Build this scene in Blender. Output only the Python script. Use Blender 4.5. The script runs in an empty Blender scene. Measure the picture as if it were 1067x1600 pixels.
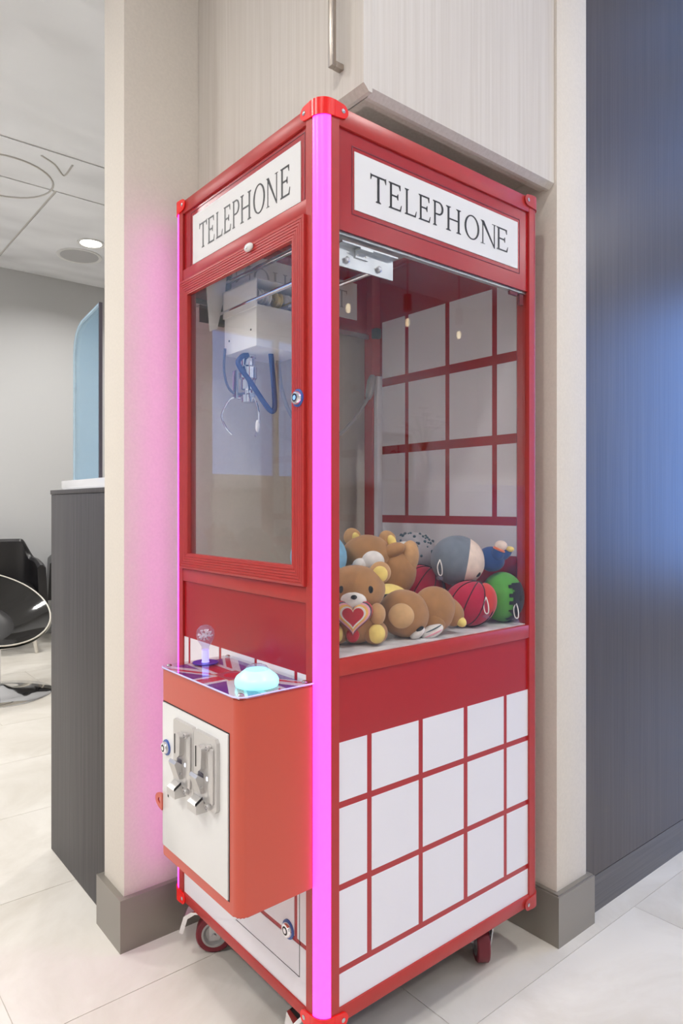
import bpy, bmesh, math, random
from mathutils import Vector, Matrix, noise
random.seed(7)
SC = bpy.context.scene
COL = SC.collection
PI = math.pi

# ------------------------------------------------------------------ camera, world, lights, exposure
cam = bpy.data.cameras.new('camera')
cam.sensor_fit = 'HORIZONTAL'; cam.sensor_width = 36.0; cam.lens = 36.0
cam.shift_y = -9.0 / 1067.0
cam.clip_start = 0.02
CAM = bpy.data.objects.new('camera', cam); COL.objects.link(CAM)
CAM.location = (-0.7417, -0.9567, 1.0757)
CAM.rotation_euler = (PI / 2, 0, math.radians(-39.476))
SC.camera = CAM

W_ = bpy.data.worlds.new('sky'); SC.world = W_; W_.use_nodes = True
_bg = W_.node_tree.nodes['Background']
_bg.inputs[0].default_value = (0.20, 0.41, 1.0, 1); _bg.inputs[1].default_value = 5.4

SC.view_settings.view_transform = 'Standard'; SC.view_settings.look = 'None'
SC.view_settings.gamma = 1.0; SC.view_settings.use_curve_mapping = False
SC.view_settings.exposure = 0.0

ZC = 3.02                                             # ceiling height
# recessed ceiling lamps: (x, y, watts); all but one unseen and placed for their light
LAMPS = [(-1.15, -0.75, 23), (0.75, -1.15, 21), (3.5, -2.0, 34), (-2.2, 0.3, 32), (-1.5, 1.4, 23),
         (-1.3, 3.0, 34), (-0.6, 4.2, 26), (1.0377, 4.117, 24), (1.7, 2.6, 28), (-3.2, 2.4, 24),
         (-2.4, -2.2, 18), (0.2, -2.6, 18), (2.6, -2.6, 16)]
for (lx, ly, lw) in LAMPS:
    ld = bpy.data.lights.new('downlight_lamp', 'AREA')
    ld.shape = 'DISK'; ld.size = 0.16; ld.energy = lw * 0.74; ld.color = (1.0, 0.975, 0.94); ld.spread = math.radians(150)
    lo = bpy.data.objects.new('downlight_lamp', ld); COL.objects.link(lo)
    lo.location = (lx, ly, ZC - 0.018)
# the two added windows' daylight portals (sampling guides only)
for (loc, rot, sx, sy) in (((4.58, -1.0, 1.6), (0, PI / 2, 0), 2.2, 1.9), ((-3.375, 5.08, 2.125), (-PI / 2, 0, 0), 1.65, 1.55)):
    ld = bpy.data.lights.new('window_portal', 'AREA'); ld.shape = 'RECTANGLE'; ld.size = sx; ld.size_y = sy
    ld.cycles.is_portal = True
    lo = bpy.data.objects.new('window_portal', ld); COL.objects.link(lo); lo.location = loc; lo.rotation_euler = rot

# ------------------------------------------------------------------ materials
MATS = {}
def newmat(name):
    m = bpy.data.materials.new(name); m.use_nodes = True
    nt = m.node_tree; b = nt.nodes['Principled BSDF']
    MATS[name] = m
    return m, nt, b
def N(nt, t, **kw):
    n = nt.nodes.new(t)
    for k, v in kw.items():
        setattr(n, k, v)
    return n
def bump(nt, b, scale, strength, coord='Object', stretch=(1, 1, 1), detail=3, dist=0.001):
    tc = N(nt, 'ShaderNodeTexCoord'); mp = N(nt, 'ShaderNodeMapping'); mp.inputs['Scale'].default_value = stretch
    no = N(nt, 'ShaderNodeTexNoise'); no.inputs['Scale'].default_value = scale; no.inputs['Detail'].default_value = detail
    bp = N(nt, 'ShaderNodeBump'); bp.inputs['Strength'].default_value = strength; bp.inputs['Distance'].default_value = dist
    nt.links.new(tc.outputs[coord], mp.inputs[0]); nt.links.new(mp.outputs[0], no.inputs['Vector'])
    nt.links.new(no.outputs[0], bp.inputs['Height']); nt.links.new(bp.outputs[0], b.inputs['Normal'])
    return no
def plain(name, col, rough=0.5, metal=0.0, coat=0.0, bs=None, var=0.0, vscale=6, stretch=(1, 1, 1), spec=0.5, sheen=0.0):
    """principled; bs = (scale, strength) of a fine bump; var = colour mottling"""
    m, nt, b = newmat(name)
    b.inputs['Base Color'].default_value = (*col, 1); b.inputs['Roughness'].default_value = rough
    b.inputs['Metallic'].default_value = metal; b.inputs['Coat Weight'].default_value = coat
    b.inputs['Coat Roughness'].default_value = 0.08; b.inputs['Specular IOR Level'].default_value = spec
    if sheen:
        b.inputs['Sheen Weight'].default_value = sheen
    if bs:
        bump(nt, b, bs[0], bs[1], stretch=stretch)
    if var:
        tc = N(nt, 'ShaderNodeTexCoord'); mp = N(nt, 'ShaderNodeMapping'); mp.inputs['Scale'].default_value = stretch
        no = N(nt, 'ShaderNodeTexNoise'); no.inputs['Scale'].default_value = vscale; no.inputs['Detail'].default_value = 5
        cr = N(nt, 'ShaderNodeValToRGB')
        cr.color_ramp.elements[0].position = 0.3; cr.color_ramp.elements[1].position = 0.7
        cr.color_ramp.elements[0].color = (*[c * (1 - var) for c in col], 1)
        cr.color_ramp.elements[1].color = (*[min(1, c * (1 + var)) for c in col], 1)
        nt.links.new(tc.outputs['Object'], mp.inputs[0]); nt.links.new(mp.outputs[0], no.inputs['Vector'])
        nt.links.new(no.outputs[0], cr.inputs[0]); nt.links.new(cr.outputs[0], b.inputs['Base Color'])
    return m
def emit(name, col, strength):
    m, nt, b = newmat(name)
    b.inputs['Base Color'].default_value = (*[min(.9, c) for c in col], 1); b.inputs['Roughness'].default_value = 0.3
    b.inputs['Emission Color'].default_value = (*col, 1); b.inputs['Emission Strength'].default_value = strength
    return m
def thin_glass(name, tint=(1, 1, 1), haze=0.0, hazecol=(1, 1, 1), rough=0.0, ior=1.45):
    m = bpy.data.materials.new(name); m.use_nodes = True; nt = m.node_tree; nt.nodes.clear(); MATS[name] = m
    out = N(nt, 'ShaderNodeOutputMaterial'); tr = N(nt, 'ShaderNodeBsdfTransparent'); gl = N(nt, 'ShaderNodeBsdfGlossy')
    tr.inputs[0].default_value = (*tint, 1); gl.inputs['Roughness'].default_value = rough
    # Schlick reflectance, the same from both sides of a sheet
    lw = N(nt, 'ShaderNodeLayerWeight'); lw.inputs[0].default_value = 0.5
    pw = N(nt, 'ShaderNodeMath', operation='POWER'); pw.inputs[1].default_value = 5.0
    f0 = ((ior - 1) / (ior + 1)) ** 2
    ma = N(nt, 'ShaderNodeMath', operation='MULTIPLY_ADD'); ma.inputs[1].default_value = 1 - f0; ma.inputs[2].default_value = f0
    nt.links.new(lw.outputs['Facing'], pw.inputs[0]); nt.links.new(pw.outputs[0], ma.inputs[0])
    mx = N(nt, 'ShaderNodeMixShader'); nt.links.new(ma.outputs[0], mx.inputs[0])
    src = tr
    if haze:
        tl = N(nt, 'ShaderNodeBsdfTranslucent'); df = N(nt, 'ShaderNodeBsdfDiffuse'); ad = N(nt, 'ShaderNodeMixShader'); m2 = N(nt, 'ShaderNodeMixShader')
        tl.inputs[0].default_value = (*hazecol, 1); df.inputs[0].default_value = (*hazecol, 1); ad.inputs[0].default_value = 0.5
        nt.links.new(tl.outputs[0], ad.inputs[1]); nt.links.new(df.outputs[0], ad.inputs[2])
        m2.inputs[0].default_value = haze; nt.links.new(tr.outputs[0], m2.inputs[1]); nt.links.new(ad.outputs[0], m2.inputs[2]); src = m2
    nt.links.new(src.outputs[0], mx.inputs[1]); nt.links.new(gl.outputs[0], mx.inputs[2]); nt.links.new(mx.outputs[0], out.inputs[0])
    return m
def streaks(name, c0, c1, rough, coat=0.0, scale=(90, 90, 1.2), rough2=None, bumpv=0.05):
    """vertical fine grain laminate (two colours of its own grain)"""
    m, nt, b = newmat(name)
    tc = N(nt, 'ShaderNodeTexCoord'); mp = N(nt, 'ShaderNodeMapping'); mp.inputs['Scale'].default_value = scale
    no = N(nt, 'ShaderNodeTexNoise'); no.inputs['Scale'].default_value = 1.6; no.inputs['Detail'].default_value = 5; no.inputs['Roughness'].default_value = 0.62
    cr = N(nt, 'ShaderNodeValToRGB'); e = cr.color_ramp.elements
    e[0].position = 0.32; e[1].position = 0.68; e[0].color = (*c0, 1); e[1].color = (*c1, 1)
    nt.links.new(tc.outputs['Object'], mp.inputs[0]); nt.links.new(mp.outputs[0], no.inputs['Vector'])
    nt.links.new(no.outputs[0], cr.inputs[0]); nt.links.new(cr.outputs[0], b.inputs['Base Color'])
    bp = N(nt, 'ShaderNodeBump'); bp.inputs['Strength'].default_value = bumpv; bp.inputs['Distance'].default_value = 0.001
    nt.links.new(no.outputs[0], bp.inputs['Height']); nt.links.new(bp.outputs[0], b.inputs['Normal'])
    b.inputs['Roughness'].default_value = rough; b.inputs['Coat Weight'].default_value = coat; b.inputs['Coat Roughness'].default_value = 0.3
    return m

plain('wallpaper', (0.74, 0.685, 0.605), 0.85, bs=(900, 0.25), var=0.03, vscale=160)
plain('far_wall', (0.60, 0.605, 0.61), 0.8)
plain('wall_plain', (0.74, 0.72, 0.69), 0.8)
plain('skirting_metal', (0.29, 0.265, 0.23), 0.36, metal=0.35, bs=(300, 0.06))
streaks('pale_laminate', (0.60, 0.55, 0.49), (0.68, 0.635, 0.58), 0.5)
streaks('pale_edge', (0.52, 0.46, 0.39), (0.62, 0.56, 0.50), 0.5)
streaks('dark_laminate', (0.042, 0.032, 0.025), (0.076, 0.060, 0.050), 0.34, coat=0.22, bumpv=0.12)
streaks('dark_desk', (0.040, 0.036, 0.036), (0.088, 0.080, 0.080), 0.55, bumpv=0.1)
streaks('dark_plinth', (0.066, 0.061, 0.062), (0.115, 0.105, 0.10), 0.36, coat=0.2, scale=(1.5, 1.5, 90))
plain('grout', (0.56, 0.52, 0.46), 0.9)
plain('nickel', (0.44, 0.39, 0.34), 0.33, metal=0.9)
plain('red_frame', (0.43, 0.029, 0.024), 0.36, bs=(500, 0.03), var=0.04, vscale=40)
plain('red_print', (0.36, 0.009, 0.013), 0.27, bs=(260, 0.012))
plain('red_pearl', (0.40, 0.011, 0.016), 0.3, coat=0.4, bs=(420, 0.09))
plain('box_red', (0.55, 0.082, 0.048), 0.3, bs=(160, 0.05))
plain('red_cap_lit', (0.85, 0.012, 0.010), 0.25)  # LED glow through the cap plastic put into a brighter red
plain('white_print', (0.78, 0.765, 0.80), 0.32)
plain('sign_white', (0.76, 0.755, 0.75), 0.6)
plain('ink_dimmed', (0.38, 0.37, 0.37), 0.4)  # greyed to stand for letters dimmed behind the translucent sign
plain('ink', (0.012, 0.011, 0.011), 0.35)
plain('door_white', (0.76, 0.755, 0.735), 0.25)
plain('silver_plastic', (0.56, 0.54, 0.52), 0.28, metal=0.5)
plain('zinc', (0.62, 0.64, 0.63), 0.28, metal=0.95, var=0.08, vscale=30)
plain('chrome', (0.80, 0.80, 0.82), 0.07, metal=1.0)
plain('steel', (0.52, 0.52, 0.53), 0.25, metal=1.0)
plain('blue_ring', (0.04, 0.10, 0.36), 0.35)
plain('carriage_white', (0.82, 0.81, 0.80), 0.35)
plain('spool_white', (0.78, 0.76, 0.70), 0.35)
plain('spool_yellow', (0.75, 0.58, 0.16), 0.4)
plain('cord_blue', (0.010, 0.018, 0.11), 0.45)
plain('cable_grey', (0.34, 0.33, 0.31), 0.5)
plain('tube_dark', (0.10, 0.09, 0.12), 0.3)
plain('black_gap', (0.02, 0.018, 0.018), 0.6)
plain('dark_green', (0.05, 0.07, 0.06), 0.5)
plain('wheel_red', (0.19, 0.014, 0.026), 0.42)
plain('wheel_hub', (0.42, 0.41, 0.40), 0.35, metal=0.4)
plain('toy_floor', (0.72, 0.71, 0.71), 0.6, var=0.22, vscale=22)
plain('flag_blue', (0.035, 0.03, 0.30), 0.25)
plain('flag_red', (0.62, 0.02, 0.035), 0.25)
plain('flag_white', (0.82, 0.81, 0.80), 0.25)
plain('gold', (0.75, 0.52, 0.16), 0.3, metal=0.8)
plain('leather', (0.018, 0.017, 0.018), 0.33, bs=(220, 0.12))
plain('pod_black', (0.014, 0.013, 0.012), 0.07)
plain('cream', (0.72, 0.68, 0.60), 0.3)
plain('ceiling_grey', (0.56, 0.545, 0.52), 0.5)
plain('speaker_mesh', (0.50, 0.50, 0.51), 0.55)
plain('lamp_trim', (0.80, 0.80, 0.79), 0.35)
plain('counter_white', (0.82, 0.82, 0.83), 0.25)
plain('frame_wood', (0.50, 0.40, 0.30), 0.4)
plain('paper', (0.82, 0.81, 0.79), 0.6)
plain('petal', (0.84, 0.80, 0.82), 0.6)
plain('leaf_green', (0.06, 0.14, 0.04), 0.5)
plain('vase', (0.75, 0.75, 0.76), 0.15)
plain('edge_glow_tint', (0.62, 0.60, 0.95), 0.2)  # LED glow in the acrylic edge put into a plain lavender
plain('socket', (0.16, 0.02, 0.025), 0.3)
plain('window_frame', (0.70, 0.70, 0.71), 0.4)
for nm, colr in (('fur_brown', (0.40, 0.20, 0.08)), ('fur_tan', (0.55, 0.31, 0.14)), ('fur_ear', (0.66, 0.41, 0.20)), ('fur_yellow', (0.86, 0.66, 0.20)),
                 ('fur_white', (0.82, 0.78, 0.74)), ('fur_skin', (0.80, 0.64, 0.54)), ('fur_grey', (0.17, 0.20, 0.245)),
                 ('fur_red', (0.46, 0.012, 0.05)), ('fur_scarlet', (0.62, 0.05, 0.04)), ('fur_green', (0.10, 0.36, 0.055)),
                 ('fur_black', (0.014, 0.014, 0.016)), ('fur_navy', (0.03, 0.075, 0.22)), ('fur_sky', (0.25, 0.55, 0.78)),
                 ('fur_pink', (0.82, 0.38, 0.46)), ('fur_orange', (0.80, 0.20, 0.08)), ('fur_speckle', (0.36, 0.34, 0.36)),
                 ('fur_heart_red', (0.52, 0.03, 0.05)), ('fur_amber', (0.85, 0.50, 0.14)), ('fur_teal', (0.07, 0.12, 0.15))):
    plain(nm, colr, 0.9, bs=(420, 0.35), var=0.10, vscale=60, spec=0.15, sheen=0.25)
emit('led_pink', (1.0, 0.045, 0.95), 3.2)
emit('lamp_glow', (1.0, 0.95, 0.88), 6.0)
emit('button_glow', (0.36, 1.0, 0.92), 0.72)
emit('joy_glow', (0.32, 0.30, 1.0), 1.3)
emit('led_white', (0.75, 0.78, 1.0), 3.0)
emit('bulb_filament', (1.0, 0.80, 0.50), 8.0)
thin_glass('pane', ior=1.52)
thin_glass('pane_window', ior=1.3)
thin_glass('pane_tinted', tint=(0.70, 0.66, 0.62), ior=1.3)
thin_glass('acrylic', tint=(0.96, 0.97, 1.0), ior=1.4)
thin_glass('bulb_glass', tint=(0.97, 0.97, 0.98), ior=1.45)
thin_glass('blue_acrylic', tint=(0.79, 0.92, 1.0), haze=0.25, hazecol=(0.55, 0.80, 1.0), ior=1.4)
thin_glass('crystal', tint=(0.90, 0.88, 1.0), haze=0.10, hazecol=(0.8, 0.75, 0.95), ior=1.7)

# wavy gloss ceiling
m, nt, b = newmat('ceiling_gloss')
b.inputs['Base Color'].default_value = (0.93, 0.945, 0.98, 1); b.inputs['Roughness'].default_value = 0.12
b.inputs['Coat Weight'].default_value = 0.35; b.inputs['Coat Roughness'].default_value = 0.03
bno = bump(nt, b, 1.1, 0.8, detail=1.5, dist=0.10, stretch=(1.0, 1.5, 1))
for l_ in list(nt.links):
    if l_.to_socket == b.inputs['Normal']:
        nt.links.new(l_.from_socket, b.inputs['Coat Normal'])
# floor tile: stone-look porcelain with veins and one tint per tile
m, nt, b = newmat('tile')
tc = N(nt, 'ShaderNodeTexCoord'); oi = N(nt, 'ShaderNodeObjectInfo'); va = N(nt, 'ShaderNodeVectorMath', operation='ADD')
cm = N(nt, 'ShaderNodeCombineXYZ'); ml = N(nt, 'ShaderNodeMath', operation='MULTIPLY'); ml.inputs[1].default_value = 37.0
nt.links.new(oi.outputs['Random'], ml.inputs[0]); nt.links.new(ml.outputs[0], cm.inputs[0]); nt.links.new(ml.outputs[0], cm.inputs[1])
nt.links.new(tc.outputs['Object'], va.inputs[0]); nt.links.new(cm.outputs[0], va.inputs[1])
no = N(nt, 'ShaderNodeTexNoise'); no.inputs['Scale'].default_value = 2.6; no.inputs['Detail'].default_value = 8; no.inputs['Roughness'].default_value = 0.62; no.inputs['Distortion'].default_value = 0.8
nt.links.new(va.outputs[0], no.inputs['Vector'])
cr = N(nt, 'ShaderNodeValToRGB'); e = cr.color_ramp.elements
e[0].position = 0.28; e[0].color = (0.62, 0.575, 0.50, 1); e[1].position = 0.62; e[1].color = (0.79, 0.755, 0.69, 1)
nt.links.new(no.outputs[0], cr.inputs[0]); nt.links.new(cr.outputs[0], b.inputs['Base Color'])
b.inputs['Roughness'].default_value = 0.34
bump(nt, b, 60, 0.03)

# ------------------------------------------------------------------ mesh helpers
class MB:
    """collects shapes, then build() links them as ONE mesh object"""
    def __init__(self):
        self.bm = bmesh.new(); self.smooth = False
    def box(self, x0, x1, y0, y1, z0, z1, bev=0.0, seg=2):
        vs = [self.bm.verts.new((x, y, z)) for x in (x0, x1) for y in (y0, y1) for z in (z0, z1)]
        F = [(0, 1, 3, 2), (4, 6, 7, 5), (0, 4, 5, 1), (2, 3, 7, 6), (0, 2, 6, 4), (1, 5, 7, 3)]
        fs = [self.bm.faces.new([vs[i] for i in f]) for f in F]
        if bev:
            es = list({e for f in fs for e in f.edges})
            bmesh.ops.bevel(self.bm, geom=es, offset=bev, segments=seg, affect='EDGES', profile=0.5)
        return self
    def prism(self, pts, axis, a0, a1):
        """closed 2D outline extruded along axis: axis 0 -> pts are (y,z); 1 -> (x,z); 2 -> (x,y)"""
        def mk(p, a):
            return {0: (a, p[0], p[1]), 1: (p[0], a, p[1]), 2: (p[0], p[1], a)}[axis]
        A = [self.bm.verts.new(mk(p, a0)) for p in pts]; B = [self.bm.verts.new(mk(p, a1)) for p in pts]
        self.bm.faces.new(A); self.bm.faces.new(B[::-1])
        n = len(pts)
        for i in range(n):
            self.bm.faces.new([A[i], B[i], B[(i + 1) % n], A[(i + 1) % n]])
        return self
    def ring_prism(self, outer, inner, axis, a0, a1):
        def mk(p, a):
            return {0: (a, p[0], p[1]), 1: (p[0], a, p[1]), 2: (p[0], p[1], a)}[axis]
        V = [[self.bm.verts.new(mk(p, a)) for p in L] for L in (outer, inner) for a in (a0, a1)]
        n = len(outer)
        for i in range(n):
            j = (i + 1) % n
            for (a, b_) in ((0, 1), (1, 3), (3, 2), (2, 0)):
                self.bm.faces.new([V[a][i], V[a][j], V[b_][j], V[b_][i]])
        return self
    def cyl(self, p0, p1, r0, r1=None, seg=20, caps=True):
        r1 = r0 if r1 is None else r1
        p0 = Vector(p0); p1 = Vector(p1); d = (p1 - p0).normalized()
        u = d.orthogonal().normalized(); w = d.cross(u)
        A = []; B = []
        for i in range(seg):
            t = 2 * PI * i / seg; o = u * math.cos(t) + w * math.sin(t)
            A.append(self.bm.verts.new(p0 + o * r0)); B.append(self.bm.verts.new(p1 + o * r1))
        for i in range(seg):
            j = (i + 1) % seg
            f = self.bm.faces.new([A[i], A[j], B[j], B[i]]); f.smooth = True
        if caps:
            self.bm.faces.new(A[::-1]); self.bm.faces.new(B)
        return self
    def lathe(self, prof, o=(0, 0, 0), axis=(0, 0, 1), seg=28):
        """prof: list of (r, h) along axis"""
        o = Vector(o); d = Vector(axis).normalized(); u = d.orthogonal().normalized(); w = d.cross(u)
        rings = []
        for r, h in prof:
            if r < 1e-6:
                rings.append([self.bm.verts.new(o + d * h)])
            else:
                rings.append([self.bm.verts.new(o + d * h + (u * math.cos(2 * PI * i / seg) + w * math.sin(2 * PI * i / seg)) * r) for i in range(seg)])
        for a, b_ in zip(rings, rings[1:]):
            for i in range(seg):
                j = (i + 1) % seg
                if len(a) == 1 and len(b_) == 1:
                    continue
                if len(a) == 1:
                    f = self.bm.faces.new([a[0], b_[j], b_[i]])
                elif len(b_) == 1:
                    f = self.bm.faces.new([a[i], a[j], b_[0]])
                else:
                    f = self.bm.faces.new([a[i], a[j], b_[j], b_[i]])
                f.smooth = True
        return self
    def tube(self, pts, r, seg=10, closed=False, rads=None):
        P = [Vector(p) for p in pts]; n = len(P); rings = []; pu = None
        for i, p in enumerate(P):
            a = P[(i - 1) % n] if (closed or i > 0) else P[i]; c = P[(i + 1) % n] if (closed or i < n - 1) else P[i]
            d = (c - a).normalized()
            if pu is None:
                u = d.orthogonal().normalized()
            else:
                u = (pu - d * pu.dot(d)).normalized()
            pu = u; w = d.cross(u); rr = rads[i] if rads else r
            rings.append([self.bm.verts.new(p + (u * math.cos(2 * PI * k / seg) + w * math.sin(2 * PI * k / seg)) * rr) for k in range(seg)])
        for i in range(n if closed else n - 1):
            A, B = rings[i], rings[(i + 1) % n]
            for k in range(seg):
                j = (k + 1) % seg
                f = self.bm.faces.new([A[k], A[j], B[j], B[k]]); f.smooth = True
        if not closed:
            self.bm.faces.new(rings[0][::-1]); self.bm.faces.new(rings[-1])
        return self
    def ell(self, c, r, mat=None, seg=28, rings=18, cut=None, power=1.0):
        """ellipsoid; mat = 3x3 rotation; cut(local unit vec) -> keep face"""
        r = Vector(r) if not isinstance(r, (int, float)) else Vector((r, r, r)); c = Vector(c)
        mat = mat or Matrix.Identity(3)
        V = []
        for i in range(rings + 1):
            th = PI * i / rings; row = []
            for k in range(1 if i in (0, rings) else seg):
                ph = 2 * PI * k / seg
                q = Vector((math.sin(th) * math.cos(ph), math.sin(th) * math.sin(ph), math.cos(th)))
                row.append((self.bm.verts.new(c + mat @ Vector((q.x * r.x, q.y * r.y, q.z * r.z))), q))
            V.append(row)
        for i in range(rings):
            A, B = V[i], V[i + 1]
            for k in range(seg):
                j = (k + 1) % seg
                if len(A) == 1:
                    t = [A[0], B[k], B[j]]
                elif len(B) == 1:
                    t = [A[k], B[0], A[j]]
                else:
                    t = [A[k], B[k], B[j], A[j]]
                if cut:
                    qc = sum((q for _, q in t), Vector()) / len(t)
                    if not cut(qc):
                        continue
                f = self.bm.faces.new([v for v, _ in t]); f.smooth = True
        lo = [v for v in self.bm.verts if not v.link_faces]
        for v in lo:
            self.bm.verts.remove(v)
        return self
    def poly(self, pts):
        self.bm.faces.new([self.bm.verts.new(p) for p in pts]); return self
    def jitter(self, amp, sc):
        for v in self.bm.verts:
            v.co += noise.noise_vector(v.co * sc) * amp
        return self
    def build(self, name, mat, parent=None, smooth=False, subsurf=0, recalc=True):
        bm = self.bm
        if recalc:
            bmesh.ops.recalc_face_normals(bm, faces=bm.faces[:])
        xs = [v.co for v in bm.verts]
        c = Vector(((min(v.x for v in xs) + max(v.x for v in xs)) / 2, (min(v.y for v in xs) + max(v.y for v in xs)) / 2, (min(v.z for v in xs) + max(v.z for v in xs)) / 2))
        for v in bm.verts:
            v.co -= c
        me = bpy.data.meshes.new(name); bm.to_mesh(me); bm.free()
        for p in me.polygons:
            p.use_smooth = True
        me.set_sharp_from_angle(angle=math.radians(180 if smooth else 38))
        me.materials.append(MATS[mat])
        o = bpy.data.objects.new(name, me); COL.objects.link(o)
        place(o, c, parent)
        if subsurf:
            md = o.modifiers.new('subsurf', 'SUBSURF'); md.levels = subsurf; md.render_levels = subsurf
        return o
WLOC = {}
def place(o, c, parent):
    WLOC[o.name] = Vector(c)
    if parent is not None:
        o.parent = parent; o.location = Vector(c) - WLOC[parent.name]
    else:
        o.location = c
def empty(name, loc):
    o = bpy.data.objects.new(name, None); o.empty_display_size = 0.05; COL.objects.link(o); place(o, loc, None); return o
def tag(o, label, cat, group=None):
    o['label'] = label; o['category'] = cat
    if group:
        o['group'] = group
    return o
def struct(o, label, cat=None):
    o['kind'] = 'structure'; o['label'] = label
    o['category'] = cat or 'wall'
    return o
def bx(x0, x1, y0, y1, z0, z1, bev=0.0, seg=2):
    return MB().box(x0, x1, y0, y1, z0, z1, bev, seg)
def arc(cx, cy, r, a0, a1, n):
    return [(cx + r * math.cos(math.radians(a0 + (a1 - a0) * i / n)), cy + r * math.sin(math.radians(a0 + (a1 - a0) * i / n))) for i in range(n + 1)]
def bez(p, n=16):
    """Catmull-Rom through points"""
    P = [Vector(q) for q in p]; P = [P[0] * 2 - P[1]] + P + [P[-1] * 2 - P[-2]]; out = []
    for i in range(1, len(P) - 2):
        for k in range(n):
            t = k / n; a, b_, c, d = P[i - 1:i + 3]
            out.append(0.5 * ((2 * b_) + (c - a) * t + (2 * a - 5 * b_ + 4 * c - d) * t * t + (3 * b_ - a - 3 * c + d) * t ** 3))
    out.append(P[-2]); return out

# ------------------------------------------------------------------ the setting
XL, XR, YB, YF = -4.6, 4.6, -3.4, 5.1
floor = struct(bx(XL, XR, YB, YF, -0.06, -0.0015).build('floor', 'grout'), 'pale beige stone-look tiled floor of the whole room', 'floor')
TW, TH, G = 1.09, 0.545, 0.0018
y = -0.04 - TH * 6; row = -6
while y < YF - 0.05:
    off = 0.333 - 0.7 * row
    x = off - math.ceil((off - XL) / TW) * TW
    while x < XR:
        x0, x1, y0, y1 = max(x, XL), min(x + TW, XR), max(y, YB), min(y + TH, YF)
        if x1 - x0 > 0.03 and y1 - y0 > 0.03:
            MB().box(x0 + G / 2, x1 - G / 2, y0 + G / 2, y1 - G / 2, -0.0013, 0.0).build('floor_tile', 'tile', floor)
        x += TW
    y += TH; row += 1
ceil = struct(bx(XL, XR, YB, YF, ZC + 0.006, ZC + 0.08).build('ceiling', 'ceiling_grey'), 'glossy white panelled ceiling with reflections', 'ceiling')
xs = [XL, 0.578 - 3.6, 0.578 - 1.8, 0.578, 0.578 + 1.8, XR]; ys = [YB, -0.96, 0.99, 2.94, 3.42, YF]
for i in range(5):
    for j in range(5):
        if j < 4 and i == 3:
            continue
        if j < 4 and i == 2:
            bx(xs[2] + .008, xs[4] - .008, ys[j] + .008, ys[j + 1] - .008, ZC, ZC + 0.005).build('ceiling_panel', 'ceiling_gloss', ceil)
            continue
        bx(xs[i] + .008, xs[i + 1] - .008, ys[j] + .008, ys[j + 1] - .008, ZC, ZC + 0.005).build('ceiling_panel', 'ceiling_gloss', ceil)
rg = MB(); rg.tube([(0.27 + .28 * math.cos(t * PI / 20), 3.42 + .28 * math.sin(t * PI / 20), ZC - 0.001) for t in range(40)], 0.006, 6, closed=True)
rg.build('ring_reflection', 'ceiling_grey', ceil)  # arc reflected in the gloss, modelled as a thin grey ring
MB().tube(bez([(.38, 3.02, ZC), (.47, 3.08, ZC), (.551, 3.177, ZC), (.549, 3.02, ZC)], 6), 0.006, 6).build('curved_reflection', 'ceiling_grey', ceil)  # curved reflection in the gloss, modelled as a thin grey tube

def wall_with_hole(axis, a0, a1, u0, u1, z0, z1, hu0, hu1, hz0, hz1):
    m_ = MB()
    for (p, q, r_, s_) in ((u0, hu0, z0, z1), (hu1, u1, z0, z1), (hu0, hu1, z0, hz0), (hu0, hu1, hz1, z1)):
        if axis == 0:
            m_.box(a0, a1, p, q, r_, s_)
        else:
            m_.box(p, q, a0, a1, r_, s_)
    return m_
struct(wall_with_hole(1, YF, YF + .12, XL, XR, -.05, ZC + .07, -4.2, -2.55, 1.35, 2.9).build('wall_far', 'far_wall'), 'far pale grey wall behind the black armchairs')
struct(wall_with_hole(0, XR, XR + .12, YB - .12, YF + .12, -.05, ZC + .07, -1.95, -0.05, 0.5, 2.7).build('wall_right', 'wall_plain'), 'right-hand outer wall of the room with an added window')
struct(bx(XL - .12, XL, YB - .12, YF + .12, -.05, ZC + .07).build('wall_left', 'wall_plain'), 'left-hand outer wall of the room')
struct(bx(XL, XR, YB - .12, YB, -.05, ZC + .07).build('wall_back', 'wall_plain'), 'wall behind the viewer')
def window(name, axis, a, u0, u1, z0, z1, lab, glass='pane_window'):
    w = empty(name, (a, (u0 + u1) / 2, z0) if axis == 0 else ((u0 + u1) / 2, a, z0))
    w['kind'] = 'structure'; w['label'] = lab; w['category'] = 'window'
    t = .05; mid = (u0 + u1) / 2
    for (p, q, r_, s_) in ((u0, u0 + t, z0, z1), (u1 - t, u1, z0, z1), (mid - t / 2, mid + t / 2, z0 + t, z1 - t), (u0 + t, u1 - t, z0, z0 + t), (u0 + t, u1 - t, z1 - t, z1)):
        (bx(a, a + .06, p, q, r_, s_) if axis == 0 else bx(p, q, a, a + .06, r_, s_)).build('window_frame', 'window_frame', w)
    for (p, q) in ((u0 + t, mid - t / 2), (mid + t / 2, u1 - t)):
        (bx(a + .028, a + .032, p, q, z0 + t, z1 - t) if axis == 0 else bx(p, q, a + .028, a + .032, z0 + t, z1 - t)).build('window_pane', glass, w)
window('added_window_1', 0, XR + .03, -1.95, -0.05, 0.5, 2.7, 'unseen tall two-light window added in the right-hand wall for its blue glow')  # unseen, placed and sized for the blue glow on the panelled wall
window('added_window_2', 1, YF + .03, -4.2, -2.55, 1.35, 2.9, 'unseen two-light window added high in the far wall for its mirrored blue', 'pane_tinted')  # unseen, placed for the blue mirrored in the door pane; tint dims it

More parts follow.
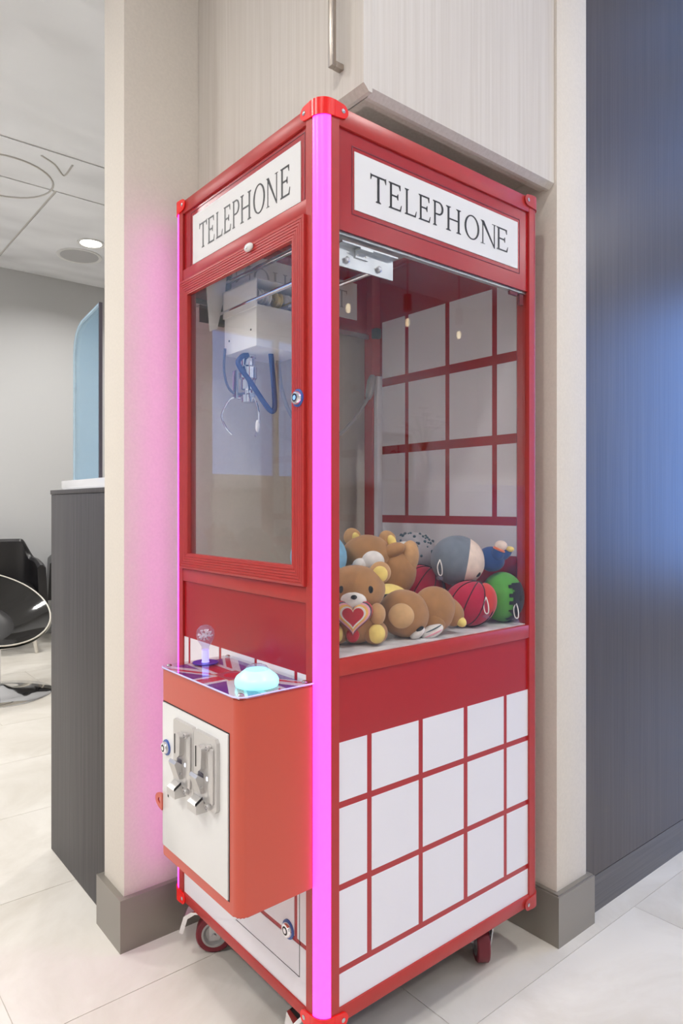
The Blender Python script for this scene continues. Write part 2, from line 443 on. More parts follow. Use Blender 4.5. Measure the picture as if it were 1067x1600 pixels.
# alcove block: pillars, skirting, wood-panelled wall
struct(bx(-.095, .868, .66, .789, 0, ZC, .002).build('wall_alcove_left', 'wallpaper'), 'beige textured wall and pillar end left of the claw machine')
struct(bx(.735, .868, .003, .66, 0, ZC, .002).build('wall_alcove_right', 'wallpaper'), 'beige textured wall and pillar end right of the claw machine')
struct(MB().ring_prism([(-.11, .645), (-.11, .804), (.735, .804), (.735, .645)], [(-.095, .66), (-.095, .789), (.735, .789), (.735, .66)], 2, 0, .127).build('baseboard_left', 'skirting_metal'),
       'grey metal baseboard around the left pillar', 'baseboard')
def skirt_r():
    m_ = MB(); o_ = [(.720, .645), (.720, -.012), (.883, -.012), (.883, .012), (.868, .012), (.868, .003), (.735, .003), (.735, .645)]
    m_.prism(o_, 2, 0, .127)
    bmesh.ops.bevel(m_.bm, geom=[e for e in m_.bm.edges if abs(e.verts[0].co.z - .127) < 1e-6 and abs(e.verts[1].co.z - .127) < 1e-6], offset=.004, segments=2, affect='EDGES')
    return m_
struct(skirt_r().build('baseboard_right', 'skirting_metal'), 'grey metal baseboard around the right pillar with scuff marks', 'baseboard')
pan = struct(bx(.868, XR, .018, .12, 0, ZC).build('wall_panelled', 'dark_laminate'), 'dark wood-grain panelled wall at the right edge')
bx(.8685, 2.6, .012, .018, .099, ZC).build('panel', 'dark_laminate', pan)
bx(2.603, XR, .012, .018, .099, ZC).build('panel', 'dark_laminate', pan)
bx(.8685, XR, .012, .018, 0, .0968).build('plinth_board', 'dark_plinth', pan)

# recessed ceiling lamps (fixtures) and ceiling speaker
for (lx, ly, lw) in LAMPS:
    vis = abs(lx - 1.0377) < .01
    t = empty('downlight', (lx, ly, ZC))
    tag(t, 'round white downlight glowing in the ceiling above the armchairs' if vis else 'round recessed downlight in the ceiling out of view', 'downlight', 'recessed ceiling downlights')
    MB().lathe([(.075, 0), (.098, 0), (.098, -.006), (.085, -.008), (.075, -.003), (.075, 0)], (lx, ly, ZC), seg=28).build('trim_ring', 'lamp_trim', t)
    MB().lathe([(0, -.001), (.076, -.001), (.076, -.004), (0, -.004)], (lx, ly, ZC), seg=24).build('diffuser', 'lamp_glow', t)
t = empty('ceiling_speaker', (1.0589, 4.43, ZC)); tag(t, 'round grey speaker grille set in the glossy ceiling', 'speaker')
MB().lathe([(.14, 0), (.165, 0), (.165, -.006), (.15, -.008), (.14, -.003), (.14, 0)], (1.0589, 4.43, ZC), seg=32).build('rim', 'lamp_trim', t)
MB().lathe([(0, -.002), (.141, -.002), (.141, -.005), (0, -.005)], (1.0589, 4.43, ZC), seg=32).build('grille', 'speaker_mesh', t)

# ------------------------------------------------------------------ cupboard above the machine
t = empty('wall_cupboard', (.4, .35, 1.862)); tag(t, 'pale wood-grain corner cupboard above the claw machine with a bar handle', 'cupboard')
bx(.134, .733, .034, .658, 1.90, ZC).build('body', 'pale_edge', t)
# underside rails that frame the recess
MB().box(.134, .150, .034, .658, 1.864, 1.90).box(.150, .733, .034, .050, 1.864, 1.90).build('bottom_rail', 'pale_edge', t)
d = MB().prism([(.105, ZC - .004), (.105, 1.872), (.1185, 1.860), (.127, 1.860), (.127, ZC - .004)], 1, .006, .658).build('door', 'pale_laminate', t)
h = MB(); h.box(.076, .086, .064, .078, 1.922, 2.235, .0015).box(.086, .105, .064, .078, 1.922, 1.934, .0015).box(.086, .105, .064, .078, 2.223, 2.235, .0015)
h.build('handle', 'nickel', d)['label'] = 'brushed nickel bar handle'
MB().prism([(.010, ZC - .004), (.010, 1.872), (.0235, 1.860), (.032, 1.860), (.032, ZC - .004)], 0, .1295, .733).build('side_panel', 'pale_laminate', t)

# ------------------------------------------------------------------ claw machine
MX, MY, Z0, Z1 = .658, .584, .137, 1.801
M = empty('claw_machine', (MX / 2, MY / 2, 0))
tag(M, 'red and white telephone-box claw machine with pink lit corner tubes', 'claw machine')
def mir(pts, fx, fy):
    q = [((MX - a) if fx else a, (MY - b_) if fy else b_) for a, b_ in pts]
    return q[::-1] if fx != fy else q
for fx in (0, 1):
    for fy in (0, 1):
        lit = not fx
        prof = [(.0225, 0), (.041, 0), (.041, .034), (.034, .041), (0, .0455), (0, .0265), (.010, .0245), (.0225, .010)]
        MB().prism(mir(prof, fx, fy), 2, Z0, Z1 - .002).build('corner_post', 'red_frame', M)
        tube = [(.0215, .001), (.0215, .0095), (.0095, .0235), (.0, .0255)] + [(.0245 - .0245 * math.cos(math.radians(a)) * 1.0, .0255 - .0255 * math.sin(math.radians(a))) for a in range(10, 81, 10)] + [(.0215, .0)]
        o = MB().prism(mir(tube[1:], fx, fy), 2, Z0 + .021, Z1 - .021)
        o.build('led_tube' if lit else 'corner_moulding', 'led_pink' if lit else 'red_frame', M)
        for top in (1, 0):
            # cap wrapped round the corner with two screwed ears; LED glow painted as brighter red
            R = .0275; zc0, zc1 = (Z1 - .024, Z1 + .006) if top else (Z0 - .008, Z0 + .022)
            out = [(.030, -.0025)] + [(.0245 - R * math.cos(math.radians(a)), .0255 - R * 1.02 * math.sin(math.radians(a))) for a in range(88, -1, -8)] + [(-.0025, .030)]
            inn = [(.0245, .0255)]
            cap = MB().prism(mir(out + [(.030, .030)], fx, fy), 2, zc0, zc1)
            # ears
            zm = (zc0 + zc1) / 2
            e1 = [(.029, zc0)] + [(.047 + .013 * math.cos(math.radians(a)), zm + .013 * math.sin(math.radians(a))) for a in range(-80, 81, 16)] + [(.029, zc1)]
            if fx: e1 = [(MX - a, b_) for a, b_ in e1]
            cap.prism(e1, 1, *((-.003, .0) if not fy else (MY, MY + .003)))
            e2 = [(.029, zc0)] + [(.047 + .013 * math.cos(math.radians(a)), zm + .013 * math.sin(math.radians(a))) for a in range(-80, 81, 16)] + [(.029, zc1)]
            if fy: e2 = [(MY - a, b_) for a, b_ in e2]
            cap.prism(e2, 0, *((-.003, .0) if not fx else (MX, MX + .003)))
            co = cap.build('corner_cap', 'red_cap_lit' if lit else 'red_frame', M)
            sx = MX - .048 if fx else .048; sy = MY - .048 if fy else .048
            yy = MY + .003 if fy else -.003; xx = MX + .003 if fx else -.003
            MB().lathe([(0, .0022), (.002, .002), (.0042, .001), (.0042, 0)], (sx, yy, zm), (0, 1 if fy else -1, 0), 12).build('screw', 'steel', co)
            MB().lathe([(0, .0022), (.002, .002), (.0042, .001), (.0042, 0)], (xx, sy, zm), (1 if fx else -1, 0, 0), 12).build('screw', 'steel', co)
def rail_y(z0, z1, near=True, name='rail', dep=.028):      # along x on the y faces
    y0, y1 = (0.0005, dep) if near else (MY - dep, MY - .0005)
    bx(.0405, MX - .0405, y0, y1, z0, z1, .0012).build(name, 'red_frame', M)
def rail_x(z0, z1, front=True, name='rail', dep=.028):
    x0, x1 = (0.0005, dep) if front else (MX - dep, MX - .0005)
    bx(x0, x1, .0455, MY - .0455, z0, z1, .0012).build(name, 'red_frame', M)
for nr in (True, False):
    rail_y(1.766, 1.801, nr, 'top_rail'); rail_y(.767, .797, nr, 'middle_rail'); rail_y(Z0, .1645, nr, 'bottom_rail')
rail_x(1.7715, 1.801, True, 'top_rail'); rail_x(1.6085, 1.637, True, 'sign_rail'); rail_x(.8985, .9275, True, 'middle_rail'); rail_x(Z0, .158, True, 'bottom_rail')
rail_x(1.766, 1.801, False, 'top_rail'); rail_x(Z0, .1645, False, 'bottom_rail')
bx(.02, MX - .02, .02, MY - .02, 1.783, 1.797).build('roof_panel', 'door_white', M)  # unseen roof, made white to bounce light under the cupboard
bx(.02, MX - .02, .02, MY - .02, .143, .150).build('base_panel', 'black_gap', M)

# --- lettering, light roman capitals drawn as outlines: unit box, serifs, thick / thin strokes
def letter_polys(ch):
    """list of closed polygons in a unit cell (width 1, height 1)"""
    tk, tn, sf = .135, .055, .030       # thick, thin stroke; serif thickness (in height)
    P = []
    def R(x0, x1, y0, y1): P.append([(x0, y0), (x1, y0), (x1, y1), (x0, y1)])
    def stem(x, w=tk, top=True, bot=True, sw=.10):
        R(x, x + w, 0.0, 1.0)
        for on_, yy, s in ((bot, 0, 1), (top, 1, -1)):
            if on_:
                P.append([(x - sw, yy), (x + w + sw, yy), (x + w + sw, yy + s * sf * .6), (x + w, yy + s * sf * 2.2), (x, yy + s * sf * 2.2), (x - sw, yy + s * sf * .6)])
    if ch == 'T':
        stem(.5 - tk / 2, top=False); R(.02, .98, 1 - tn, 1)
        P.append([(0, 1.0), (.0, .80), (.03, .80), (.10, 1 - tn)]); P.append([(1, 1.0), (1.0, .80), (.97, .80), (.90, 1 - tn)])
        P.append([(0, .99), (0, 1.03), (.06, 1.0)]); P.append([(1, .99), (1, 1.03), (.94, 1.0)])
    if ch in 'EL':
        stem(.12)
        R(.12, .90, 0, tn); P.append([(1.0, .24), (.965, .24), (.86, tn), (.86, 0), (.93, 0)])
        if ch == 'E':
            R(.12, .86, 1 - tn, 1); P.append([(.90, 1), (.90, .79), (.865, .79), (.78, 1 - tn), (.78, 1)])
            R(.25, .70, .52 - tn / 2, .52 + tn / 2); P.append([(.74, .63), (.70, .63), (.62, .52), (.70, .40), (.74, .40)])
    if ch == 'P':
        stem(.12)
        o_ = [(.2, 1.0)] + [(.55 + .42 * math.cos(a), .73 + .27 * math.sin(a)) for a in [PI / 2 - k * PI / 14 for k in range(15)]] + [(.2, .46)]
        i_ = [(.2, 1 - tn)] + [(.53 + .285 * math.cos(a), .73 + .218 * math.sin(a)) for a in [PI / 2 - k * PI / 14 for k in range(15)]] + [(.2, .512)]
        for k in range(len(o_) - 1):
            P.append([o_[k], o_[k + 1], i_[k + 1], i_[k]])
    if ch == 'H':
        stem(.10, tk * .85); stem(.90 - tk * .85, tk * .85); R(.15, .85, .5 - tn / 2, .5 + tn / 2)
    if ch == 'O':
        n = 36
        for k in range(n):
            q = []
            for (kk, rr) in ((k, 0), (k + 1, 0), (k + 1, 1), (k, 1)):
                a = 2 * PI * kk / n
                q.append((.5 + (.50 if not rr else .385) * math.cos(a + (.12 if rr else 0)), .5 + (.52 if not rr else .475) * math.sin(a + (.12 if rr else 0))))
            P.append(q)
    if ch == 'N':
        R(.10, .10 + tn, 0, 1); R(.86, .86 + tn, .02, 1)
        P.append([(.03, 1), (.20, 1), (.915, 0), (.915, -.05), (.86, -.03)][0:4] + [(.86, -.02)])
        P.append([(0, 0), (.26, 0), (.26, sf * .6), (0, sf * .6)]); P.append([(.74, 1), (1, 1), (1, 1 - sf * .6), (.74, 1 - sf * .6)])
        P.append([(0, 1), (.2, 1), (.2, 1 - sf * .6), (0, 1 - sf * .6)])
    return P
def letters(parent, spans, zb, ht, axis, a0, a1, mat='ink'):
    """spans: (u0,u1) for T E L E P H O N E; axis 1 -> u is x on a y-plane; 0 -> u is y on an x-plane"""
    for ch, (u0, u1) in zip('TELEPHONE', spans):
        mb = MB()
        for i, p in enumerate(letter_polys(ch)):
            e = i * 4e-6
            q = [(u0 + (u1 - u0) * px, zb + ht * pz) for px, pz in p]
            mb.prism(q, axis, a0 - e if a0 < a1 else a0 + e, a1)
        mb.build('letter', mat, parent)
SPAN_R = [(.1198, .1601), (.1664, .202), (.2099, .2436), (.2491, .284), (.2912, .3238), (.3312, .3781), (.3898, .4384), (.4441, .4968), (.4985, .5403)]
SPAN_F = [(.4606, .4259), (.4214, .3906), (.3837, .3549), (.3499, .3197), (.3133, .2842), (.2803, .2388), (.23, .1873), (.1818, .1413), (.1334, .1007)]

# --- side panels (right one in view, left one seen through the windows)
COLS = [(.040, .112), (.124, .2505), (.263, .388), (.401, .526), (.5375, .6185)]
ROWS = [(.5375, .6452), (.387, .5252), (.236, .3748)]
for near in (True, False):
    def Y(a, b_):
        return (a, b_) if near else (MY - b_, MY - a)
    hd = bx(.040, MX - .040, *Y(.005, .010), 1.580, 1.767).build('header_panel', 'red_print', M)
    if near:
        # raised key line round the sign
        MB().ring_prism([(.0745, 1.615), (.5865, 1.615), (.5865, 1.742), (.0745, 1.742)], [(.0765, 1.617), (.5845, 1.617), (.5845, 1.740), (.0765, 1.740)], 1, .0044, .0052).build('key_line', 'wheel_red', hd)
    sg = bx(.0807, .577, *Y(.0035, .0115), 1.625, 1.7325).build('sign_plate', 'sign_white', M)
    sp = SPAN_R if near else [(MX - a, MX - b_) for a, b_ in SPAN_R]
    if near:
        letters(sg, sp, 1.653, .0505, 1, .0028, .0036)
    else:
        letters(sg, sp, 1.653, .0505, 1, MY - .0122, MY - .0028, 'ink_dimmed')
    bx(.040, MX - .040, *Y(.006, .0095), .795, 1.580).build('window_pane', 'pane', M)
    MB().box(.040, MX - .040, *Y(.0095, .020), 1.574, 1.5865).build('gantry_track', 'zinc', M)
    lp = bx(.040, MX - .040, *Y(.005, .012), .164, .768).build('lower_panel', 'red_pearl', M)
    if near:
        for (a, b_) in COLS:
            for (c_, d_) in ROWS:
                bx(a, b_, .0042, .0052, c_, d_).build('white_pane', 'white_print', lp)
        bx(.040, .6185, .0042, .0052, .1648, .2238).build('white_strip', 'white_print', lp)
# --- back panel (inside face with the white grid seen through the glass)
BX = .640
bk = bx(BX, BX + .008, .012, MY - .012, .164, 1.767).build('back_panel', 'red_print', M)
bc = [(.435, .530), (.282, .4205), (.126, .267), (.022, .1105)]
br = [(1.4535, 1.620), (1.253, 1.429), (1.050, 1.229)]
for (a, b_) in bc:
    for (c_, d_) in br:
        bx(BX - .001, BX, a, b_, c_, d_).build('white_pane', 'white_print', bk)
bx(BX - .001, BX, .022, .530, .954, 1.028).build('white_strip', 'white_print', bk)
bx(BX - .022, BX - .001, .528, .5435, .80, 1.46, .002).build('cable_channel', 'white_print', M)
# --- front: sign, door, lower panel
fp = bx(.005, .010, .0455, MY - .0455, 1.637, 1.772).build('header_panel', 'red_print', M)
MB().ring_prism([(.055, 1.6385), (.5055, 1.6385), (.5055, 1.7645), (.055, 1.7645)], [(.057, 1.6395), (.5035, 1.6395), (.5035, 1.7625), (.057, 1.7625)], 0, .0044, .0052).build('key_line', 'wheel_red', fp)
sg = bx(.0035, .0115, .0674, .4936, 1.6395, 1.7525).build('sign_plate', 'sign_white', M)
letters(sg, SPAN_F, 1.6655, .0575, 0, .0028, .0036)
bx(.005, .012, .0455, MY - .0455, .157, .899).build('lower_panel', 'red_print', M)
lpf = bpy.data.objects['lower_panel.002'] if 'lower_panel.002' in bpy.data.objects else M
for (a, b_, c_, d_) in ((.517, .5385, .655, .766), (.3722, .5071, .655, .766), (.228, .3623, .655, .766), (.0885, .218, .655, .766), (.0455, .0785, .655, .766),
                        (.517, .5385, .42, .645), (.517, .5385, .268, .41), (.3722, .5071, .268, .41), (.228, .3623, .2695, .40), (.0885, .218, .2695, .40), (.0455, .0785, .2695, .40)):
    bx(.0042, .0052, a, b_, c_, d_).build('white_pane', 'white_print', lpf)
bx(.0042, .0052, .0455, .5385, .158, .2605).build('white_strip', 'white_print', lpf)
ad = MB()   # service door outline (thin dark gap)
ad.box(.0036, .0043, .0708, .0718, .2018, .40).box(.0036, .0043, .0718, .30, .2015, .2024)
ad.build('service_door_gap', 'black_gap', lpf)
def lock(parent, p, r=.0135):
    x, y_, z_ = p
    MB().lathe([(r, 0), (r * 1.32, 0), (r * 1.32, .002), (r, .0025)], p, (-1, 0, 0), 24).build('lock_ring', 'blue_ring', parent)
    MB().lathe([(r, 0), (r, .006), (r * .86, .0085), (r * .60, .009), (r * .60, .0065), (r * .36, .0065), (r * .36, .0095), (0, .0095)], p, (-1, 0, 0), 24).build('lock_barrel', 'chrome', parent)
    MB().lathe([(r * .37, .0069), (r * .59, .0069)], p, (-1, 0, 0), 24).build('lock_slot', 'black_gap', parent)
lock(lpf, (.0042, .1067, .2739))
# front door: four mitred ridged rails, pane, lock, catch
fd = empty('front_door', (0, .294, .928)); fd.parent = M; fd.location = Vector((0, .294, .928)) - WLOC[M.name]
oy0, oy1, oz0, oz1 = .0445, .5445, .929, 1.6075
iy0, iy1, iz0, iz1 = .0815, .5015, .966, 1.570
K = 6
def rail_prof():
    """(fraction across the rail from the outer edge to the inner edge, x)"""
    pr = [(0, .003), (0, -.006)]
    for k in range(K):
        a = .05 + .9 * k / K; b_ = .05 + .9 * (k + 1) / K
        pr += [(a + .006, -.0072), (b_ - .05, -.0072), (b_ - .035, -.0062), (b_ - .012, -.0062)]
    pr += [(1, -.0066), (1, .003)]
    return pr
def rail_pt(fr, side):
    y0, y1, z0, z1 = oy0 + (iy0 - oy0) * fr, oy1 + (iy1 - oy1) * fr, oz0 + (iz0 - oz0) * fr, oz1 + (iz1 - oz1) * fr
    c4 = [(y0, z0), (y1, z0), (y1, z1), (y0, z1)]
    return c4[side], c4[(side + 1) % 4]
for side in range(4):
    mb = MB(); prev = None; first = None
    L = [[], []]
    for fr, xx in rail_prof():
        A, B = rail_pt(fr, side)
        L[0].append(mb.bm.verts.new((xx, *A))); L[1].append(mb.bm.verts.new((xx, *B)))
    n = len(L[0])
    for i in range(n - 1):
        mb.bm.faces.new([L[0][i], L[0][i + 1], L[1][i + 1], L[1][i]])
    mb.bm.faces.new(L[0]); mb.bm.faces.new(L[1][::-1])
    mb.build('door_rail', 'red_frame', fd)
bx(-.001, .0025, iy0 - .006, iy1 + .006, iz0 - .006, iz1 + .006).build('door_pane', 'pane', fd)
lock(fd, (-.0065, .0606, 1.2742), .0125)
MB().ell((-.010, .2266, 1.5985), (.006, .0155, .0085), cut=None, seg=20, rings=12).build('catch_knob', 'door_white', fd)
MB().cyl((-.0155, .2266, 1.5965), (-.0165, .2266, 1.5965), .003, seg=12).build('catch_screw', 'steel', fd)

# --- prize floor and inner chute wall
bx(.012, BX - .002, .012, MY - .012, .790, .799).build('prize_floor', 'toy_floor', M)

# --- gantry with carriage, claw, cord
g = bx(.062, .204, .030, .033, 1.5255, 1.568).box(.062, .204, .016, .033, 1.565, 1.568).build('bracket', 'zinc', M)
for xx in (.0823, .1641):
    MB().lathe([(0, .006), (.004, .006), (.0068, .004), (.0068, 0)], (xx, .030, 1.539), (0, -1, 0), 6).build('bolt', 'steel', g)
MB().box(.103, .135, .012, .029, 1.560, 1.5635).box(.103, .135, .027, .0295, 1.548, 1.562).build('clip', 'zinc', g)
for xx in (.109, .129):
    MB().cyl((xx, .027, 1.554), (xx, .0262, 1.554), .002, seg=8).build('rivet', 'spool_white', g)
g2 = bx(.050, .204, .549, .552, 1.5255, 1.568).box(.050, .204, .549, .566, 1.565, 1.568).build('bracket', 'zinc', M)
for xx in (.0823, .1641):
    MB().cyl((xx, .033, 1.539), (xx, .549, 1.539), .0052, seg=14).build('guide_rod', 'chrome', M)
MB().cyl((.1015, .030, 1.6195), (.1015, .552, 1.6195), .0055, seg=14).build('drive_shaft', 'chrome', M)
ws = MB().prism([(.043, 1.6), (.097, 1.632), (.0925, 1.592), (.0715, 1.502), (.0525, 1.4935)], 1, .500, .504)
ws.build('side_cover', 'carriage_white', M)
MB().box(.075, .115, .505, .545, 1.52, 1.64, .004).build('drive_motor', 'dark_green', M)
MB().box(.615, .637, .53, .552, 1.572, 1.602, .003).build('rail_clamp', 'dark_green', M)
car = bx(.080, .222, .340, .482, 1.434, 1.529, .003).build('carriage', 'carriage_white', M)
# upper cover, open towards the right face, with string drums inside
uc = MB()
uc.box(.078, .081, .337, .486, 1.522, 1.585).box(.078, .222, .483, .486, 1.522, 1.585).box(.078, .222, .337, .486, 1.5835, 1.586).box(.219, .222, .337, .486, 1.529, 1.585)
uc.build('carriage_cover', 'carriage_white', car)
for (x0, mat) in ((.098, 'spool_white'), (.118, 'spool_white'), (.150, 'spool_yellow'), (.170, 'spool_white'), (.186, 'spool_white')):
    MB().lathe([(0, -.007), (.017, -.007), (.017, -.005), (.0125, -.003), (.0125, .003), (.017, .005), (.017, .007), (0, .007)], (x0, .362, 1.553), (1, 0, 0), 22).build('drum', mat, car)
MB().cyl((.083, .362, 1.553), (.218, .362, 1.553), .004, seg=10).build('drum_axle', 'steel', car)
for (yy, zz) in ((.362, 1.474), (.458, 1.466)):
    MB().cyl((.0802, yy, zz), (.0792, yy, zz), .0025, seg=8).build('hole', 'black_gap', car)
CX, CY = .118, .436
cl = MB().lathe([(0, 1.446), (.0175, 1.446), (.0195, 1.440), (.0195, 1.428), (.0170, 1.425), (.0170, 1.408), (.0215, 1.404), (.0215, 1.378), (.0175, 1.374), (.0175, 1.352), (.010, 1.350), (.010, 1.341), (.016, 1.339), (.016, 1.322), (.006, 1.320), (0, 1.320)], (CX, CY, 0), seg=26)
cl = cl.build('claw_body', 'chrome', M)
Rv = Vector((.772, -.636, 0)); Fv = Vector((.636, .772, 0))
for k, (lr, ln) in enumerate(((-1, .0), (.62, .35), (.3, -.9))):
    dv = (Rv * lr + Fv * -ln).normalized()
    c0 = Vector((CX, CY, 0))
    pts = [c0 + dv * .017 + Vector((0, 0, 1.333)), c0 + dv * .040 + Vector((0, 0, 1.331)), c0 + dv * .058 + Vector((0, 0, 1.305)), c0 + dv * .062 + Vector((0, 0, 1.285)), c0 + dv * .052 + Vector((0, 0, 1.262)), c0 + dv * .038 + Vector((0, 0, 1.246))]
    if k == 1:
        pts = [c0 + dv * .017 + Vector((0, 0, 1.333)), c0 + dv * .026 + Vector((0, 0, 1.318)), c0 + dv * .031 + Vector((0, 0, 1.296)), c0 + dv * .031 + Vector((0, 0, 1.274)), c0 + dv * .026 + Vector((0, 0, 1.254))]
    MB().tube(bez(pts, 6), .0022, 8).build('claw_finger', 'chrome', cl)
    if k == 1:
        MB().ell(c0 + dv * .028 + Vector((0, 0, 1.264)), (.0055, .0055, .015), seg=12, rings=8).build('finger_tip', 'fur_white', cl)
lk = c0 + Rv * -.030
MB().box(lk.x - .003, lk.x + .003, lk.y - .009, lk.y + .009, 1.332, 1.398, .001).box(CX - .008, CX + .008, CY - .02, CY + .035, 1.333, 1.342).build('claw_link', 'steel', cl)
q = lambda a, b_, z_: Vector((CX, CY, 0)) + Rv * a + Fv * b_ + Vector((0, 0, z_))
cord = MB().tube(bez([q(.004, -.022, 1.432), q(-.012, -.026, 1.424), q(-.018, -.03, 1.406), q(.010, -.035, 1.365), q(.045, -.035, 1.312), q(.060, -.03, 1.297), q(.066, -.025, 1.312), q(.062, -.02, 1.370), q(.055, -.012, 1.438)], 12), .0062, 12)
for v in cord.bm.verts: pass
cord.build('coil_cord', 'cord_blue', car)
MB().tube(bez([q(-.055, .0, 1.45), q(-.057, .0, 1.40), q(-.048, 0, 1.36), q(-.030, 0, 1.343), q(-.004, -.004, 1.343)], 8), .003, 8).build('air_tube', 'tube_dark', car)
MB().tube(bez([(.205, .44, 1.44), (.2583, .5, 1.3743), (.2987, .51, 1.3117), (.37, .515, 1.268), (.4524, .515, 1.2716), (.515, .515, 1.3203), (.578, .52, 1.3936)], 10), .0055, 10).build('cable', 'cable_grey', M)
MB().tube([(.574, .520, 1.388), (.580, .521, 1.402), (.590, .5225, 1.44), (.5935, .523, 1.452), (.594, .523, 1.458)], .012, 12, rads=[.008, .012, .0125, .010, .006]).build('cable_connector', 'cable_grey', M)
MB().box(.597, .612, .012, .020, 1.548, 1.574, .002).box(.560, .590, .012, .02, 1.566, 1.580, .003).build('latch', 'wheel_red', M)

# --- control box
BX0, BY0, BY1, BZ0, BZ1 = -.1545, .0245, .3205, .3875, .7535
cb = MB(); pr = [(.0, BY0), (.0, BY1)] + [(BX0 + .012 - .012 * math.sin(math.radians(a)), BY1 - .012 + .012 * math.cos(math.radians(a))) for a in range(0, 91, 15)] + \
     [(BX0 + .018 - .018 * math.cos(math.radians(a)), BY0 + .018 - .018 * math.sin(math.radians(a))) for a in range(0, 91, 10)]
cb.prism(pr, 2, BZ0, BZ1)
# recess for the coin door is proud-framed: small bevel on the rims
bmesh.ops.bevel(cb.bm, geom=[e for e in cb.bm.edges if abs(e.verts[0].co.z - e.verts[1].co.z) < 1e-6], offset=.002, segments=2, affect='EDGES')
for f in cb.bm.faces:
    if abs(f.normal.z) < .3: f.smooth = False
cb = cb.build('control_box', 'box_red', M)
def clip(poly, x0, x1, y0, y1):
    for ax, lim, sg_ in ((0, x0, 1), (0, x1, -1), (1, y0, 1), (1, y1, -1)):
        out = []
        for i in range(len(poly)):
            a, b_ = poly[i], poly[(i + 1) % len(poly)]
            ia, ib = sg_ * (a[ax] - lim) >= 0, sg_ * (b_[ax] - lim) >= 0
            if ia: out.append(a)
            if ia != ib:
                t = (lim - a[ax]) / (b_[ax] - a[ax]); out.append((a[0] + t * (b_[0] - a[0]), a[1] + t * (b_[1] - a[1])))
        poly = out
        if not poly: break
    return poly
FX0, FX1, FY0, FY1 = BX0 + .004, -.001, BY0 + .003, BY1 - .003
fcx, fcy, fw, fh = (FX0 + FX1) / 2, (FY0 + FY1) / 2, FY1 - FY0, FX1 - FX0
def flag(name, mat, polys, lev):
    mb = MB()
    for p in polys:
        p = clip([(fcx + b_ * fh / 2, fcy + a * fw / 2) for a, b_ in p], FX0, FX1, FY0, FY1)
        if len(p) > 2: mb.prism(p, 2, BZ1, BZ1 + .0002 * lev)
    return mb.build(name, mat, cb)
def band(x0, y0, x1, y1, w, off=0):
    dx, dy = (x1 - x0) * fw, (y1 - y0) * fh; l = math.hypot(dx, dy); nx, ny = -dy / l, dx / l
    g_ = lambda x, y_, s: (x + nx * s * 2 / fw, y_ + ny * s * 2 / fh)
    return [g_(x0, y0, off + w), g_(x1, y1, off + w), g_(x1, y1, off - w), g_(x0, y0, off - w)]
flag('flag_blue_ground', 'flag_blue', [[(-1, -1), (1, -1), (1, 1), (-1, 1)]], 1)
flag('flag_white_saltire', 'flag_white', [band(-1.2, -1.2, 1.2, 1.2, .0155)], 2); flag('flag_white_saltire', 'flag_white', [band(-1.2, 1.2, 1.2, -1.2, .0155)], 3)
flag('flag_red_saltire', 'flag_red', [band(-1.2, -1.2, 0, 0, .0052, .005), band(0, 0, 1.2, 1.2, .0052, -.005), band(-1.2, 1.2, 0, 0, .0052, .005), band(0, 0, 1.2, -1.2, .0052, -.005)], 4)
flag('flag_white_cross', 'flag_white', [[(-1, -.34), (1, -.34), (1, .34), (-1, .34)], [(-.17, -1), (.17, -1), (.17, 1), (-.17, 1)]], 5)
flag('flag_red_cross', 'flag_red', [[(-1, -.2), (1, -.2), (1, .2), (-1, .2)], [(-.10, -1), (.10, -1), (.10, 1), (-.10, 1)]], 6)
MB().ring_prism([(-.102, .145), (-.052, .145), (-.052, .205), (-.102, .205)], [(-.1008, .1462), (-.0532, .1462), (-.0532, .2038), (-.1008, .2038)], 2, BZ1, BZ1 + .0015).build('badge_border', 'gold', cb)
MB().box(-.1008, -.0532, .1462, .2038, BZ1, BZ1 + .0014).build('badge_plate', 'fur_red', cb)
MB().lathe([(0, .0018), (.017, .0018), (.017, .0012), (0, .0012)], (-.077, .175, BZ1), seg=24).build('badge_emblem', 'flag_red', cb)
tp = MB().prism([(.0, BY0 - .001), (.0, BY1 + .001)] + [(BX0 + .011 - .013 * math.sin(math.radians(a)), BY1 - .012 + .013 * math.cos(math.radians(a))) for a in range(0, 91, 18)] +
                [(BX0 + .017 - .019 * math.cos(math.radians(a)), BY0 + .018 - .019 * math.sin(math.radians(a))) for a in range(0, 91, 15)], 2, BZ1 + .0018, BZ1 + .0052)
tp.build('top_plate', 'acrylic', cb)
MB().tube([(.0, BY0 - .0015, BZ1 + .0035), (BX0 + .017, BY0 - .0015, BZ1 + .0035)] + [(BX0 + .017 - .0195 * math.sin(math.radians(a)), BY0 + .018 - .0195 * math.cos(math.radians(a)), BZ1 + .0035) for a in range(15, 91, 15)] + [(BX0 - .0025, BY1 - .012, BZ1 + .0035), (BX0 + .002, BY1 - .002, BZ1 + .0035)], .0016, 6).build('plate_edge', 'edge_glow_tint', cb)  # pale tube standing for the edge-lit glow of the plate
TPZ = BZ1 + .0052
for (xx, yy) in ((-.143, .036), (-.143, .309), (-.010, .036), (-.010, .309)):
    MB().lathe([(.0055, 0), (.0055, .001), (.0035, .003), (0, .0035)], (xx, yy, TPZ), seg=14).build('plate_screw', 'steel', cb)
JX, JY = -.074, .288
MB().lathe([(0, .0012), (.026, .0012), (.026, 0), (0, 0)], (JX, JY, TPZ), seg=30).build('joystick_collar', 'flag_blue', cb)
MB().lathe([(0, 0), (.0085, 0), (.0070, .004), (.0065, .026), (0, .026)], (JX, JY, TPZ), seg=20).build('joystick_shaft', 'joy_glow', cb)
